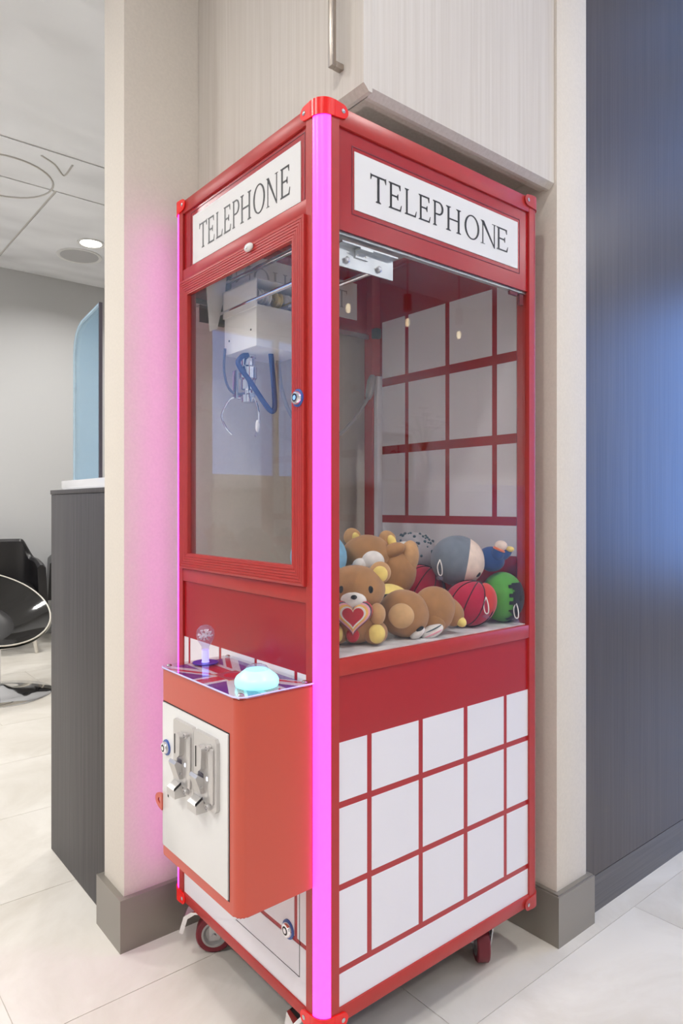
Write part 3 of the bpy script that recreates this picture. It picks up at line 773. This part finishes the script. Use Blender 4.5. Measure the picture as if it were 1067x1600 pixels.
MB().lathe([(.0078, .026), (.0078, .033), (.010, .036), (.0165, .047), (.0186, .057), (.0170, .067), (.0115, .0735), (.005, .0762), (0, .0768)], (JX, JY, TPZ), seg=28).build('joystick_knob', 'crystal', cb)
bb = MB()
for k in range(110):
    a = random.random() * 2 * PI; u = random.uniform(-1, 1); r_ = .0145 * random.random() ** .4
    bb.ell((JX + r_ * math.sqrt(1 - u * u) * math.cos(a), JY + r_ * math.sqrt(1 - u * u) * math.sin(a), TPZ + .056 + r_ * .85 * u), random.uniform(.0008, .0018), seg=8, rings=5)
o = bb.build('knob_bubbles', 'fur_white', cb); o['kind'] = 'stuff'
BXc, BYc = -.088, .073
MB().lathe([(0, 0), (.0375, 0), (.039, .004), (.039, .011), (.036, .0165), (.024, .026), (.0205, .0285), (0, .0285)], (BXc, BYc, TPZ), seg=40).build('button_skirt', 'button_glow', cb)
MB().lathe([(.0205, .0275), (.0205, .0295), (.018, .0335), (.011, .0368), (0, .038)], (BXc, BYc, TPZ), seg=32).build('button_dome', 'crystal', cb)
MB().lathe([(.039, 0), (.040, 0), (.040, .004), (.039, .004)], (BXc, BYc, TPZ), seg=40).build('button_rim', 'acrylic', cb)
# hasp on the left of the box front
MB().ring_prism([(.3175, .512), (.3175, .478)] and [(.305 + .030 * math.cos(math.radians(a)) if abs(a) < 91 else .305, .494 + .0165 * math.sin(math.radians(a))) for a in range(-90, 91, 12)],
                [(.313 + .010 * math.cos(math.radians(a)), .494 + .006 * math.sin(math.radians(a))) for a in range(-90, 91, 12)], 0, BX0 - .006, BX0 - .003).build('hasp', 'box_red', cb)
# --- coin door
cd = bx(BX0 - .0035, BX0 + .001, .0552, .3075, .4095, .690, .0012).build('coin_door', 'door_white', M)
MB().ring_prism([(.0530, .4073), (.3097, .4073), (.3097, .6922), (.0530, .6922)], [(.0550, .4093), (.3077, .4093), (.3077, .6902), (.0550, .6902)], 0, BX0 - .0006, BX0 + .0004).build('door_gap', 'black_gap', cd)
DX = BX0 - .0035
lock(cd, (DX, .2872, .6059), .0115)
MB().box(DX - .0005, DX, .279, .2835, .511, .516).build('hasp_slot', 'black_gap', cd)
for y1 in (.2450, .1620):                      # two coin acceptors; y1 is the left edge in view
    W2 = .082; zb, zt = .5475, .675
    pl = MB(); pl.prism([(y1, zb + .012), (y1, zt - .004), (y1 - .004, zt), (y1 - W2 + .006, zt), (y1 - W2, zt - .006), (y1 - W2, zb + .006), (y1 - W2 + .006, zb), (y1 - .030, zb), (y1 - .044, zb + .008)], 0, DX - .007, DX)
    pl.box(DX - .0105, DX - .006, y1 - W2 + .008, y1 - W2 + .026, zb + .014, zt - .018, .002)
    ca = pl.build('coin_acceptor', 'silver_plastic', cd)
    # raised funnel round the slot
    MB().prism(arc(y1 - .034, zt - .030, .011, 0, 180, 10) + [(y1 - .043, zt - .058), (y1 - .034, zt - .064), (y1 - .024, zt - .058)], 0, DX - .016, DX - .006).build('slot_funnel', 'silver_plastic', cd)
    MB().box(DX - .0168, DX - .0155, y1 - .0262, y1 - .0240, zt - .058, zt - .022).build('coin_slot', 'black_gap', cd)
    MB().box(DX - .0085, DX - .0065, y1 - .036, y1 - .018, zt - .079, zt - .070, .001).build('value_plate', 'tube_dark', cd)
    lv = MB(); lv.prism([(DX - .006, zt - .079), (DX - .019, zt - .070), (DX - .023, zt - .075), (DX - .013, zt - .104), (DX - .006, zt - .105)], 1, y1 - .038, y1 - .012)
    lv.build('reject_lever', 'silver_plastic', cd)
    MB().cyl((DX - .013, y1 - .036, zt - .092), (DX - .013, y1 - .042, zt - .092), .0022, seg=10).build('lever_pin', 'chrome', cd)
    tr = MB(); tr.prism([(DX - .006, zb + .012), (DX - .0085, zb + .012), (DX - .022, zb + .003), (DX - .022, zb - .011), (DX, zb - .011), (DX, zb + .012)], 1, y1 - .038, y1 - .004)
    tr.build('coin_return', 'silver_plastic', cd)
    MB().prism([(DX - .0085, zb + .0115), (DX - .0225, zb + .0035), (DX - .0225, zb + .0075), (DX - .0085, zb + .0165)], 1, y1 - .036, y1 - .0345).build('return_gap', 'black_gap', cd)
    MB().box(DX - .0085, DX - .0068, y1 - .0535, y1 - .0485, zt - .078, zt - .072, .0005).build('status_light', 'led_white', cd)
    for zz in (zt - .018, zb + .007):
        MB().lathe([(.0055, 0), (.0050, .007), (.0035, .0085), (0, .0085)], (DX - .006, y1 - .060, zz), (-1, 0, 0), 14).build('boss', 'silver_plastic', cd)
        MB().lathe([(.0022, .0088), (.0034, .0088)], (DX - .006, y1 - .060, zz), (-1, 0, 0), 14).build('boss_ring', 'tube_dark', cd)
# --- casters
def caster(x, y_, ang, brake):
    """wheel plane direction = ang; brake pedal along it"""
    dx, dy = math.cos(ang), math.sin(ang); nx, ny = -dy, dx; R = .044; wc = Vector((x, y_, R))
    ax = Vector((nx, ny, 0))
    root = MB(); pc = Vector((x - dx * .018, y_ - dy * .018, 0))
    root.box(pc.x - .036, pc.x + .036, pc.y - .036, pc.y + .036, Z0 - .004, Z0 + .004).lathe([(0, Z0 - .004), (.022, Z0 - .004), (.026, Z0 - .018), (.022, Z0 - .024), (0, Z0 - .024)], (pc.x, pc.y, 0), seg=20)
    cst = root.build('caster', 'steel', M)
    MB().lathe([(.030, -.015), (R - .003, -.015), (R, -.012), (R, .012), (R - .003, .015), (.030, .015), (.030, -.015)], wc, ax, 32).build('tyre', 'wheel_red', cst)
    MB().lathe([(0, -.0165), (.008, -.0165), (.010, -.011), (.020, -.010), (.026, -.0155), (.0305, -.0155), (.0305, .0155), (.026, .0155), (.020, .010), (.010, .011), (.008, .0165), (0, .0165)], wc, ax, 28).build('hub', 'wheel_hub', cst)
    fk = MB()
    for s in (-1, 1):
        o_ = wc + ax * s * .0185
        def pt(a, z_): return (o_.x + dx * a, o_.y + dy * a, z_)
        for (sgn) in (0,):
            A = [pt(-.012, R - .010), pt(.012, R - .010), pt(.010, .085), pt(-.002, Z0 - .018), pt(-.040, Z0 - .018), pt(-.036, .085)]
            V = [fk.bm.verts.new(p) for p in A]; V2 = [fk.bm.verts.new(Vector(p) + ax * s * .003) for p in A]
            fk.bm.faces.new(V); fk.bm.faces.new(V2[::-1])
            for i in range(6): fk.bm.faces.new([V[i], V[(i + 1) % 6], V2[(i + 1) % 6], V2[i]])
    fk.cyl(wc - ax * .025, wc + ax * .025, .006, seg=12)
    fk.build('fork', 'steel', cst)
    if brake:
        pd = MB(); b0 = wc + Vector((dx, dy, 0)) * .010 + Vector((0, 0, .052))
        P3 = [b0, b0 + Vector((dx * .045, dy * .045, .006)), b0 + Vector((dx * .062, dy * .062, -.002)), b0 + Vector((dx * .070, dy * .070, -.03)), b0 + Vector((dx * .074, dy * .074, -.044))]
        W3 = [.014, .016, .018, .012, .008]
        top = [];
        for p, w in zip(P3, W3):
            top.append([pd.bm.verts.new(p + ax * w), pd.bm.verts.new(p - ax * w), pd.bm.verts.new(p - ax * w + Vector((-dx * .009, -dy * .009, -.006))), pd.bm.verts.new(p + ax * w + Vector((-dx * .009, -dy * .009, -.006)))])
        for a, b_ in zip(top, top[1:]):
            for k in range(4): pd.bm.faces.new([a[k], a[(k + 1) % 4], b_[(k + 1) % 4], b_[k]])
        pd.bm.faces.new(top[0][::-1]); pd.bm.faces.new(top[-1])
        pd.build('brake_pedal', 'chrome', cst)
caster(.075, .520, math.radians(148), True)
caster(.085, .100, math.radians(165), True)
caster(.545, .085, math.radians(50.5), False)
caster(.570, .510, math.radians(40), False)

# ------------------------------------------------------------------ plush toys in the prize box (generic plush shapes)
C0 = Vector((-.7417, -.9567, 1.0757))
def fr(D, a, z_):
    """point at distance D along the room's diagonal, a to its right, absolute height"""
    return Vector((C0.x + Fv.x * D + Rv.x * a, C0.y + Fv.y * D + Rv.y * a, z_))
BAS = Matrix((Rv, Fv, Vector((0, 0, 1)))).transposed()       # local x = right, y = away, z = up
def rot(ax, deg):
    return BAS @ Matrix.Rotation(math.radians(deg), 3, ax)
def E_(name, mat, c, r, parent, m=None, jit=.0015, seg=26, rings=16, cut=None):
    mb = MB().ell(c, r, m or BAS, seg, rings, cut)
    if jit: mb.jitter(jit, 28)
    return mb.build(name, mat, parent)
def toy(label, p):
    t = empty('plush_toy', p); tag(t, label, 'plush toy', 'plush toys in the prize box'); return t
FZ = .799
# bear sitting with the striped heart
b = fr(1.375, .028, 0)
t = toy('brown teddy bear sitting upright behind the glass hugging a striped heart', (b.x, b.y, FZ))
def o3(a, f, z_, b0): return b0 + Rv * a + Fv * f + Vector((0, 0, z_))
E_('body', 'fur_brown', o3(0, .005, .842, b), (.050, .044, .043), t)
E_('head', 'fur_brown', o3(0, .008, .907, b), (.061, .052, .050), t)
for s in (-1, 1):
    er = E_('ear', 'fur_tan', o3(s * .050, .010, .941, b), (.022, .013, .022), t)
    E_('inner_ear', 'fur_yellow', o3(s * .0495, -.001, .939, b), (.0155, .006, .0165), er, jit=0)
    E_('eye', 'fur_black', o3(s * .0285, -.036, .912, b), (.0056, .004, .0075), t, jit=0)
    lg = E_('leg', 'fur_brown', o3(s * .038, -.012, .8245, b), (.026, .028, .0245), t)
    E_('sole', 'fur_yellow', o3(s * .041, -.033, .825, b), (.017, .010, .019), lg, jit=0)
    E_('arm', 'fur_tan', o3(s * .042, -.022, .862, b), (.017, .020, .022), t)
mz = E_('muzzle', 'fur_white', o3(-.004, -.034, .893, b), (.026, .016, .019), t, jit=0)
E_('nose', 'fur_black', o3(-.004, -.050, .899, b), (.0062, .004, .0045), mz, jit=0)
E_('tongue_tag', 'fur_heart_red', o3(-.006, -.035, .823, b), (.013, .008, .015), t, jit=0)
def heart(s, n=40):
    out = []
    for k in range(n):
        a = 2 * PI * k / n
        out.append((s * 16 * math.sin(a) ** 3 / 16, s * (13 * math.cos(a) - 5 * math.cos(2 * a) - 2 * math.cos(3 * a) - math.cos(4 * a)) / 16))
    return out
hc = o3(-.006, -.0405, .862, b)
hp = None
for k, (s, mat) in enumerate(((.0395, 'fur_heart_red'), (.0368, 'fur_teal'), (.0345, 'fur_pink'), (.0305, 'fur_amber'), (.0255, 'fur_white'), (.0215, 'fur_heart_red'))):
    mb = MB(); A = []; B = []
    H = heart(s)
    for (u, w) in H:
        edge = .006 if k == 0 else 0
        A.append(mb.bm.verts.new(hc + Rv * u + Vector((0, 0, w)) + Fv * (.004 if k == 0 else -.004 - .0006 * k)))
        B.append(mb.bm.verts.new(hc + Rv * u * .96 + Vector((0, 0, w * .96)) + Fv * (-.0045 - .0007 * k)))
    n = len(H)
    mb.bm.faces.new(A); mb.bm.faces.new(B[::-1])
    for i in range(n): mb.bm.faces.new([A[i], A[(i + 1) % n], B[(i + 1) % n], B[i]])
    if hp is None: hp = mb.build('heart_cushion', mat, t)
    else: mb.build('heart_stripe', mat, hp)
# bear lying with its round ear towards the glass
b = fr(1.445, .132, 0)
t = toy('brown teddy bear lying on its side with a round tan ear facing the glass', (b.x, b.y, FZ))
E_('head', 'fur_brown', o3(0, 0, .849, b), (.054, .050, .050), t, rot('Y', 15))
er = E_('ear', 'fur_ear', o3(-.010, -.047, .851, b), (.0265, .012, .0255), t)
E_('eye', 'fur_black', o3(.030, -.034, .822, b), (.009, .004, .004), t, rot('Y', -30), jit=0)
E_('muzzle', 'fur_white', o3(.026, -.022, .812, b), (.018, .016, .010), t, rot('Y', -35), jit=0)
E_('body', 'fur_brown', o3(.066, .030, .853, b), (.048, .042, .050), t, rot('Y', 20))
E_('leg', 'fur_brown', o3(.100, .040, .848, b), (.038, .026, .028), t, rot('Y', 42))
E_('arm', 'fur_brown', o3(.064, .008, .836, b), (.026, .020, .034), t, rot('Y', -12))
E_('sole', 'fur_yellow', o3(.125, .034, .827, b), (.015, .014, .011), t, rot('Y', 42), jit=0)
sc_ = E_('scarf', 'fur_white', o3(.058, -.008, .8125, b), (.026, .012, .0135), t, rot('Y', -25), jit=0)
E_('scarf_stripe', 'fur_teal', o3(.058, -.009, .8175, b), (.0225, .012, .0025), sc_, rot('Y', -25), jit=0)
E_('scarf_stripe', 'fur_pink', o3(.060, -.0095, .809, b), (.0225, .012, .0035), sc_, rot('Y', -25), jit=0)
# yellow and black striped one under the tumbling bear
b = fr(1.53, .105, 0)
t = toy('yellow plush toy with a black stripe wedged between the two brown bears', (b.x, b.y, FZ))
body = E_('body', 'fur_yellow', o3(0, 0, .850, b), (.056, .048, .052), t)
MB().tube([tuple(o3(-.004 + .0525 * math.sin(k * PI / 18), -.0515 * math.cos(k * PI / 18), 0.864 + .018 * math.sin(k * PI / 18 + 1.2), b)) for k in range(-9, 12)], .0055, 8).build('stripe', 'fur_black', body)
# tumbling bear behind
b = fr(1.575, .060, 0)
t = toy('brown teddy bear tumbled on its back with one foot in the air', (b.x, b.y, .90))
E_('head', 'fur_brown', o3(-.002, 0, .962, b), (.058, .050, .048), t)
for (a, z_) in ((-.036, 1.004), (.046, .998)):
    er = E_('ear', 'fur_tan', o3(a, .008, z_, b), (.020, .012, .022), t, rot('Y', -20))
    E_('inner_ear', 'fur_yellow', o3(a + .010, -.001, z_ - .004, b), (.010, .007, .016), er, rot('Y', -20), jit=0)
E_('body', 'fur_brown', o3(.064, .010, .925, b), (.050, .046, .056), t)
E_('leg', 'fur_tan', o3(.094, .004, .955, b), (.024, .026, .042), t, rot('Y', 12))
E_('arm', 'fur_brown', o3(.058, -.016, .975, b), (.028, .018, .016), t, rot('Y', -22))
E_('bow_ball', 'fur_white', o3(.010, -.048, .952, b), (.026, .022, .024), t, jit=0)
E_('bow_ball', 'fur_white', o3(-.018, -.052, .944, b), (.018, .016, .016), t, jit=0)
E_('blue_bib', 'fur_sky', o3(-.012, -.045, .930, b), (.042, .018, .020), t)
# light blue round toy by the corner post
b = fr(1.53, -.052, 0)
t = toy('light blue round plush toy half hidden behind the pink corner tube', (b.x, b.y, FZ))
E_('head', 'fur_sky', o3(0, 0, .962, b), (.064, .060, .058), t)
E_('body', 'fur_sky', o3(0, 0, .862, b), (.050, .046, .064), t)
# speckled grey toy against the back
b = fr(1.79, .186, 0)
t = toy('grey speckled plush toy at the very back against the grid panel', (b.x, b.y, FZ))
hd = E_('head', 'fur_speckle', o3(0, 0, .952, b), (.066, .060, .056), t)
E_('body', 'fur_speckle', o3(-.01, .01, .865, b), (.050, .046, .066), t)
E_('face', 'fur_white', o3(-.024, -.042, .962, b), (.028, .018, .024), hd, jit=0)
sp_ = MB()
for k in range(40):
    a = random.uniform(PI, 2 * PI); u = random.uniform(-.2, .95); w_ = math.sqrt(1 - u * u)
    sp_.ell(o3(.066 * w_ * math.cos(a), .060 * w_ * math.sin(a), .952 + .056 * u, b), random.uniform(.0025, .005), seg=8, rings=5)
sp_.build('speckles', 'fur_teal', hd)['kind'] = 'stuff'
E_('cap', 'fur_heart_red', o3(-.062, -.020, .968, b), (.026, .030, .015), hd, jit=0)
# red seamed balls
def seams(parent, c, r, n, tilt):
    mb = MB()
    for k in range(n):
        m_ = BAS @ Matrix.Rotation(tilt, 3, 'Y') @ Matrix.Rotation(PI * k / n, 3, 'Z')
        pts = [c + m_ @ Vector((math.cos(a) * r[0] * 1.004, 0, math.sin(a) * r[2] * 1.004)) if False else c + BAS @ Vector([x * y_ for x, y_ in zip((BAS.transposed() @ (m_ @ Vector((math.cos(a), 0, math.sin(a))))), [q_ * 1.012 for q_ in r])]) for a in [2 * PI * i / 40 for i in range(40)]]
        mb.tube(pts, .0011, 6, closed=True)
    o = mb.build('seam', 'fur_black', parent); return o
b = fr(1.668, .190, 0)
t = toy('dark red round plush toy behind the grey and white one', (b.x, b.y, FZ))
bd = E_('body', 'fur_red', o3(0, 0, .866, b), (.064, .060, .0665), t, jit=0)
seams(bd, o3(0, 0, .866, b), (.064, .060, .0665), 5, .5)
b = fr(1.578, .296, 0)
t = toy('bright red round plush toy with dark seams lying at the front', (b.x, b.y, FZ))
bd = E_('body', 'fur_red', o3(0, 0, .8515, b), (.060, .054, .0525), t, jit=0)
seams(bd, o3(0, 0, .8515, b), (.060, .054, .0525), 5, .35)
E_('white_patch', 'fur_white', o3(-.034, -.020, .825, b), (.026, .026, .020), t, jit=0)
E_('scarlet_side', 'fur_scarlet', o3(.034, -.004, .859, b), (.0272, .041, .040), t, jit=0)
def suction(parent, p, tilt=0):
    MB().tube(bez([tuple(o3(0, 0, 0, p)), tuple(o3(-.006, -.004, -.016, p)), tuple(o3(-.003, -.006, -.034, p)), tuple(o3(.004, -.006, -.034, p)), tuple(o3(.004, -.004, -.016, p)), tuple(p)], 6), .0013, 6).build('hanging_loop', 'fur_white', parent)
    MB().lathe([(0, .004), (.004, .004), (.005, .001), (.008, -.002), (.009, -.004), (0, -.003)], o3(0, -.002, -.040, p), Vector((Rv * .1 - Fv * .35 + Vector((0, 0, .9)))), 16).build('suction_cup', 'crystal', parent)
suction(t, o3(.028, -.046, .872, b))
# grey and white with navy body
b = fr(1.625, .276, 0)
t = toy('grey and cream round-headed plush toy with a navy body on top of the pile', (b.x, b.y, .885))
HC = o3(0, 0, .946, b); ax_ = (Vector((.90, -.10, -.16))).normalized()
HM = BAS @ Vector((0, 0, 1)).rotation_difference(ax_).to_matrix()
hd = MB().ell(HC, (.060, .060, .064), HM, 40, 40, cut=lambda q_: q_.z <= .309).build('head', 'fur_grey', t)
MB().ell(HC, (.060, .060, .064), HM, 40, 40, cut=lambda q_: q_.z > .309).build('face', 'fur_skin', t)
E_('eye', 'fur_black', o3(.041, -.034, .917, b), (.0075, .004, .0055), t, rot('Y', -35), jit=0)
E_('body', 'fur_navy', o3(.080, -.002, .950, b), (.032, .026, .030), t, rot('Y', 20))
E_('leg', 'fur_navy', o3(.108, -.004, .962, b), (.022, .016, .014), t, rot('Y', -28))
E_('arm', 'fur_navy', o3(.090, -.020, .965, b), (.016, .015, .017), t)
E_('cuff', 'fur_orange', o3(.093, -.024, .974, b), (.0150, .0145, .0050), t, rot('Y', 25), jit=0)
E_('hand', 'fur_skin', o3(.097, -.025, .983, b), (.0150, .0140, .0125), t, jit=0)
E_('shoe', 'fur_yellow', o3(.121, -.010, .974, b), (.011, .010, .007), t, jit=0)
suction(t, o3(-.048, -.040, .952, b))
# green with a black jagged patch
b = fr(1.632, .384, 0)
t = toy('green round plush toy with a jagged black patch in the right corner', (b.x, b.y, FZ))
GR = Vector((.051, .047, .0595)); GC = o3(0, 0, .8595, b)
E_('body', 'fur_green', GC, GR, t, jit=0)
def jag(q_):
    a = math.atan2(q_.z + .15, q_.x - .15)
    w = .30 + .14 * math.sin(5.0 * math.asin(max(-1, min(1, q_.z)))) * (1 if math.sin(7 * q_.z * 2.2) > -.2 else -.6)
    return q_.x > .52 - w * .55 + .22 * abs(((q_.z * 3.2) % 1.0) - .5) * 2 - .26 and q_.z < .62 and q_.y < .55
MB().ell(GC, GR * 1.025, BAS, 64, 44, cut=jag).build('black_patch', 'fur_black', t)
suction(t, o3(.022, -.041, .852, b))

# ------------------------------------------------------------------ reception desk end, blue screen
t = empty('reception_desk', (.2, 1.03, 0)); tag(t, 'dark wood-grain reception desk end beside the left pillar', 'reception desk')
bx(-.082, .42, .805, 1.278, 0, 1.112, .0015).build('carcass', 'dark_desk', t)
bx(-.084, .43, .805, 1.281, 1.1125, 1.1255, .001).build('desk_top', 'dark_desk', t)
bx(-.055, .30, .81, 1.255, 1.126, 1.132, .001).build('cable_tray', 'counter_white', t)
t = empty('glass_screen', (0, 1.19, 1.132)); tag(t, 'pale blue arched acrylic screen standing on the reception desk', 'screen')
bx(-.04, .05, .86, 1.318 - .006, 1.1325, 1.1565, .001).build('screen_base', 'counter_white', t)
outl = [(1.079, 1.157), (1.3045, 1.157), (1.3045, 1.575), (1.298, 1.605), (1.283, 1.630), (1.262, 1.648), (1.235, 1.660), (1.079, 1.682)]
MB().prism(outl, 0, -.006, .006).build('screen_panel', 'blue_acrylic', t)
MB().tube([(0, a, c_) for a, c_ in outl[1:]], .0045, 8).build('bright_edge', 'fur_white', t)
bx(-.005, .005, 1.074, 1.079, 1.157, 1.685).build('end_post', 'tube_dark', t)

# ------------------------------------------------------------------ black bucket armchairs against the far wall
def armchair(x, y_, rz, label):
    t = empty('armchair', (x, y_, 0)); tag(t, label, 'armchair', 'black armchairs by the far wall')
    Rm = Matrix.Rotation(rz, 3, 'Z'); base = Vector((x, y_, 0))
    T = lambda a, b_, c_: base + Rm @ Vector((a, b_, c_))
    # U-shaped shell, open to local -y
    path = []
    NP = 48
    for k in range(NP + 1):
        a = PI - PI * k / NP; ca, sa = math.cos(a), math.sin(a)
        path.append((.295 * math.copysign(abs(ca) ** .42, ca), -.25 + .53 * sa ** .42, k / NP))
    mb = MB(); rows = []
    n = len(path)
    for i, (px_, py_, s) in enumerate(path):
        pa, pb = path[max(0, i - 1)], path[min(n - 1, i + 1)]
        tx, ty = pb[0] - pa[0], pb[1] - pa[1]; l = math.hypot(tx, ty); nx, ny = -ty / l, tx / l      # outward
        e = min(s, 1 - s)
        k = max(0, min(1, (px_ + .27) / .10, (.27 - px_) / .10)) if py_ > .1 else 0.0; k = k * k * (3 - 2 * k)
        top = .645 + .03 * max(0, min(1, (py_ + .25) / .45)) + .145 * k
        th = .030
        ring = []
        for (dz, off) in ((.34, th), (top - .02, th * .95), (top, th * .3), (top, -th * .3), (top - .02, -th * .95), (.34, -th)):
            flare = (dz - .34) * .10 * (-1 if False else 1)
            ring.append(mb.bm.verts.new(T(px_ - nx * (off + flare * .5) * -1 * -1, py_ - ny * (off + flare * .5) * -1 * -1, dz)))
        rows.append(ring)
    for a, b_ in zip(rows, rows[1:]):
        for k in range(6):
            f = mb.bm.faces.new([a[k], a[(k + 1) % 6], b_[(k + 1) % 6], b_[k]]); f.smooth = True
    mb.bm.faces.new(rows[0]); mb.bm.faces.new(rows[-1][::-1])
    mb.build('shell', 'leather', t)
    sb = MB().box(-.25, .25, -.27, .25, .385, .475, .03, 3)
    for v in sb.bm.verts: v.co = T(*v.co)
    sb.build('seat_cushion', 'leather', t, smooth=True)
    ub = MB().box(-.255, .255, -.22, .27, .335, .386, .006)
    for v in ub.bm.verts: v.co = T(*v.co)
    ub.build('seat_frame', 'leather', t)
    for sx in (-1, 1):
        for sy in (-1, 1):
            MB().cyl(T(sx * .20, sy * .17, .34), T(sx * .25, sy * .22, 0.0), .020, .013, 12).build('leg', 'cream', t)
    MB().tube([T(-.21, -.18, .30), T(0, -.12, .31), T(.21, -.18, .30)], .012, 8).build('stretcher', 'cream', t)
armchair(.52, 4.60, math.radians(-12), 'black leather bucket armchair with cream legs at the left edge')
armchair(1.25, 4.80, math.radians(-12), 'black leather armchair partly hidden behind the reception desk')

# ------------------------------------------------------------------ swivel lounge seat on a chrome disc
lx, ly = .2105, 3.2995
t = empty('swivel_chair', (lx, ly, 0)); tag(t, 'black dish-shaped swivel chair on a round chrome base', 'chair')
MB().lathe([(0, 0), (.30, 0), (.302, .004), (.296, .009), (.20, .017), (.09, .030), (.045, .055), (0, .055)], (lx, ly, 0), seg=56).build('disc_base', 'chrome', t)
MB().cyl((lx, ly, .05), (lx, ly, .34), .028, seg=24).build('column', 'chrome', t)
lo_ = Vector((lx, ly, 0)) - Fv * .0
tl = BAS @ Matrix.Rotation(math.radians(17), 3, 'X') @ Matrix.Rotation(math.radians(25), 3, 'Y')
dc = lo_ + Rv * -.062 + Vector((0, 0, .505))
def dish(mb, r0, dep, off):
    rings = []
    for i in range(13):
        s = i / 12; rr = r0 * s; hh = -dep * (1 - s * s) + off
        rings.append([mb.bm.verts.new(dc + tl @ Vector((rr * math.cos(2 * PI * k / 48) * 1.0, rr * math.sin(2 * PI * k / 48) * 1.05, hh))) for k in range(1 if i == 0 else 48)])
    for a, b_ in zip(rings, rings[1:]):
        for k in range(48):
            j = (k + 1) % 48
            f = mb.bm.faces.new([a[0], b_[k], b_[j]] if len(a) == 1 else [a[k], b_[k], b_[j], a[j]]); f.smooth = True
    return rings[-1]
mb = MB(); dish(mb, .352, .15, .0); mb.build('seat_lining', 'pod_black', t, recalc=False)
mb = MB(); dish(mb, .368, .185, -.010); mb.build('outer_shell', 'cream', t, recalc=False)
MB().tube([dc + tl @ Vector((.357 * math.cos(2 * PI * k / 64), .375 * math.sin(2 * PI * k / 64), 0)) for k in range(64)], .0045, 8, closed=True).build('rim', 'cream', t)
cu = MB().ell(dc + tl @ Vector((0, 0, -.122)), (.235, .245, .022), tl, 32, 16); cu.build('seat_pad', 'leather', t)

# ------------------------------------------------------------------ what the panes mirror: white counter with pendants, frame and flowers
t = empty('white_counter', (2.1, -1.85, 0)); tag(t, 'long white counter mirrored in the machine window', 'counter')
bx(.62, 3.6, -2.2, -1.55, 0, 1.16, .002).build('counter_front', 'counter_white', t)
bx(.60, 3.62, -2.22, -1.53, 1.161, 1.20, .003).build('counter_top', 'counter_white', t)
t = empty('picture_frame', (1.78, -1.63, 1.20)); tag(t, 'small framed print mirrored in the machine window', 'picture frame')
fm = MB().ring_prism([(1.67, 1.202), (1.89, 1.202), (1.89, 1.462), (1.67, 1.462)], [(1.685, 1.217), (1.875, 1.217), (1.875, 1.447), (1.685, 1.447)], 1, -1.64, -1.62).build('frame_border', 'frame_wood', t)
bx(1.684, 1.876, -1.636, -1.628, 1.216, 1.448).build('print_sheet', 'paper', t)
MB().tube([(1.735, -1.6275, 1.36), (1.76, -1.6275, 1.37), (1.775, -1.6275, 1.345), (1.80, -1.6275, 1.365)], .004, 6).tube([(1.79, -1.6275, 1.42), (1.785, -1.6275, 1.30)], .004, 6).build('brush_strokes', 'ink', t)
t = empty('flower_vase', (2.08, -1.72, 1.20)); tag(t, 'white flowers in a vase mirrored in the machine window', 'flowers')
MB().lathe([(0, 0), (.035, 0), (.05, .06), (.045, .13), (.025, .17), (.03, .19), (.024, .19), (.02, .165), (0, .15)], (2.08, -1.72, 1.201), seg=24).build('vase', 'vase', t)
for k in range(16):
    a = k * 2.4; r_ = .03 + .010 * k; e = Vector((2.08 + r_ * math.cos(a), -1.72 + r_ * math.sin(a), 1.62 - r_ * .5 + .03 * math.sin(k * 1.7)))
    st = MB().tube([(2.08, -1.72, 1.37), (2.08 + (e.x - 2.08) * .4, -1.72 + (e.y + 1.72) * .4, 1.5), e], .0022, 5).build('stem', 'leaf_green', t)
    fl = MB()
    for j in range(5):
        fl.ell(e + Vector((.016 * math.cos(j * 1.2566), .016 * math.sin(j * 1.2566), 0)), (.016, .016, .008), seg=10, rings=6)
    fl.build('blossom', 'petal', st)
for k, px_ in enumerate((1.31, 1.70, 2.09)):
    t = empty('pendant_lamp', (px_, -1.47, ZC)); tag(t, ('leftmost clear globe pendant bulb mirrored in the side window', 'middle clear globe pendant bulb mirrored in the side window', 'rightmost clear globe pendant bulb mirrored in the side window')[k], 'pendant lamp', 'pendant bulbs over the white counter')
    MB().cyl((px_, -1.47, ZC), (px_, -1.47, 2.12), .003, seg=8).build('flex', 'socket', t)
    MB().cyl((px_, -1.47, 2.14), (px_, -1.47, 2.06), .020, .022, 18).build('socket', 'socket', t)
    MB().lathe([(.018, 2.06), (.022, 2.05), (.040, 2.02), (.044, 1.995), (.038, 1.97), (.02, 1.955), (0, 1.952)], (px_, -1.47, 0), seg=24).build('bulb', 'bulb_glass', t)
    MB().ell((px_, -1.47, 2.0), (.011, .011, .022), seg=12, rings=8).build('filament', 'bulb_filament', t)
    MB().lathe([(0, 0), (.05, 0), (.05, -.02), (0, -.025)], (px_, -1.47, ZC), seg=20).build('ceiling_rose', 'socket', t)
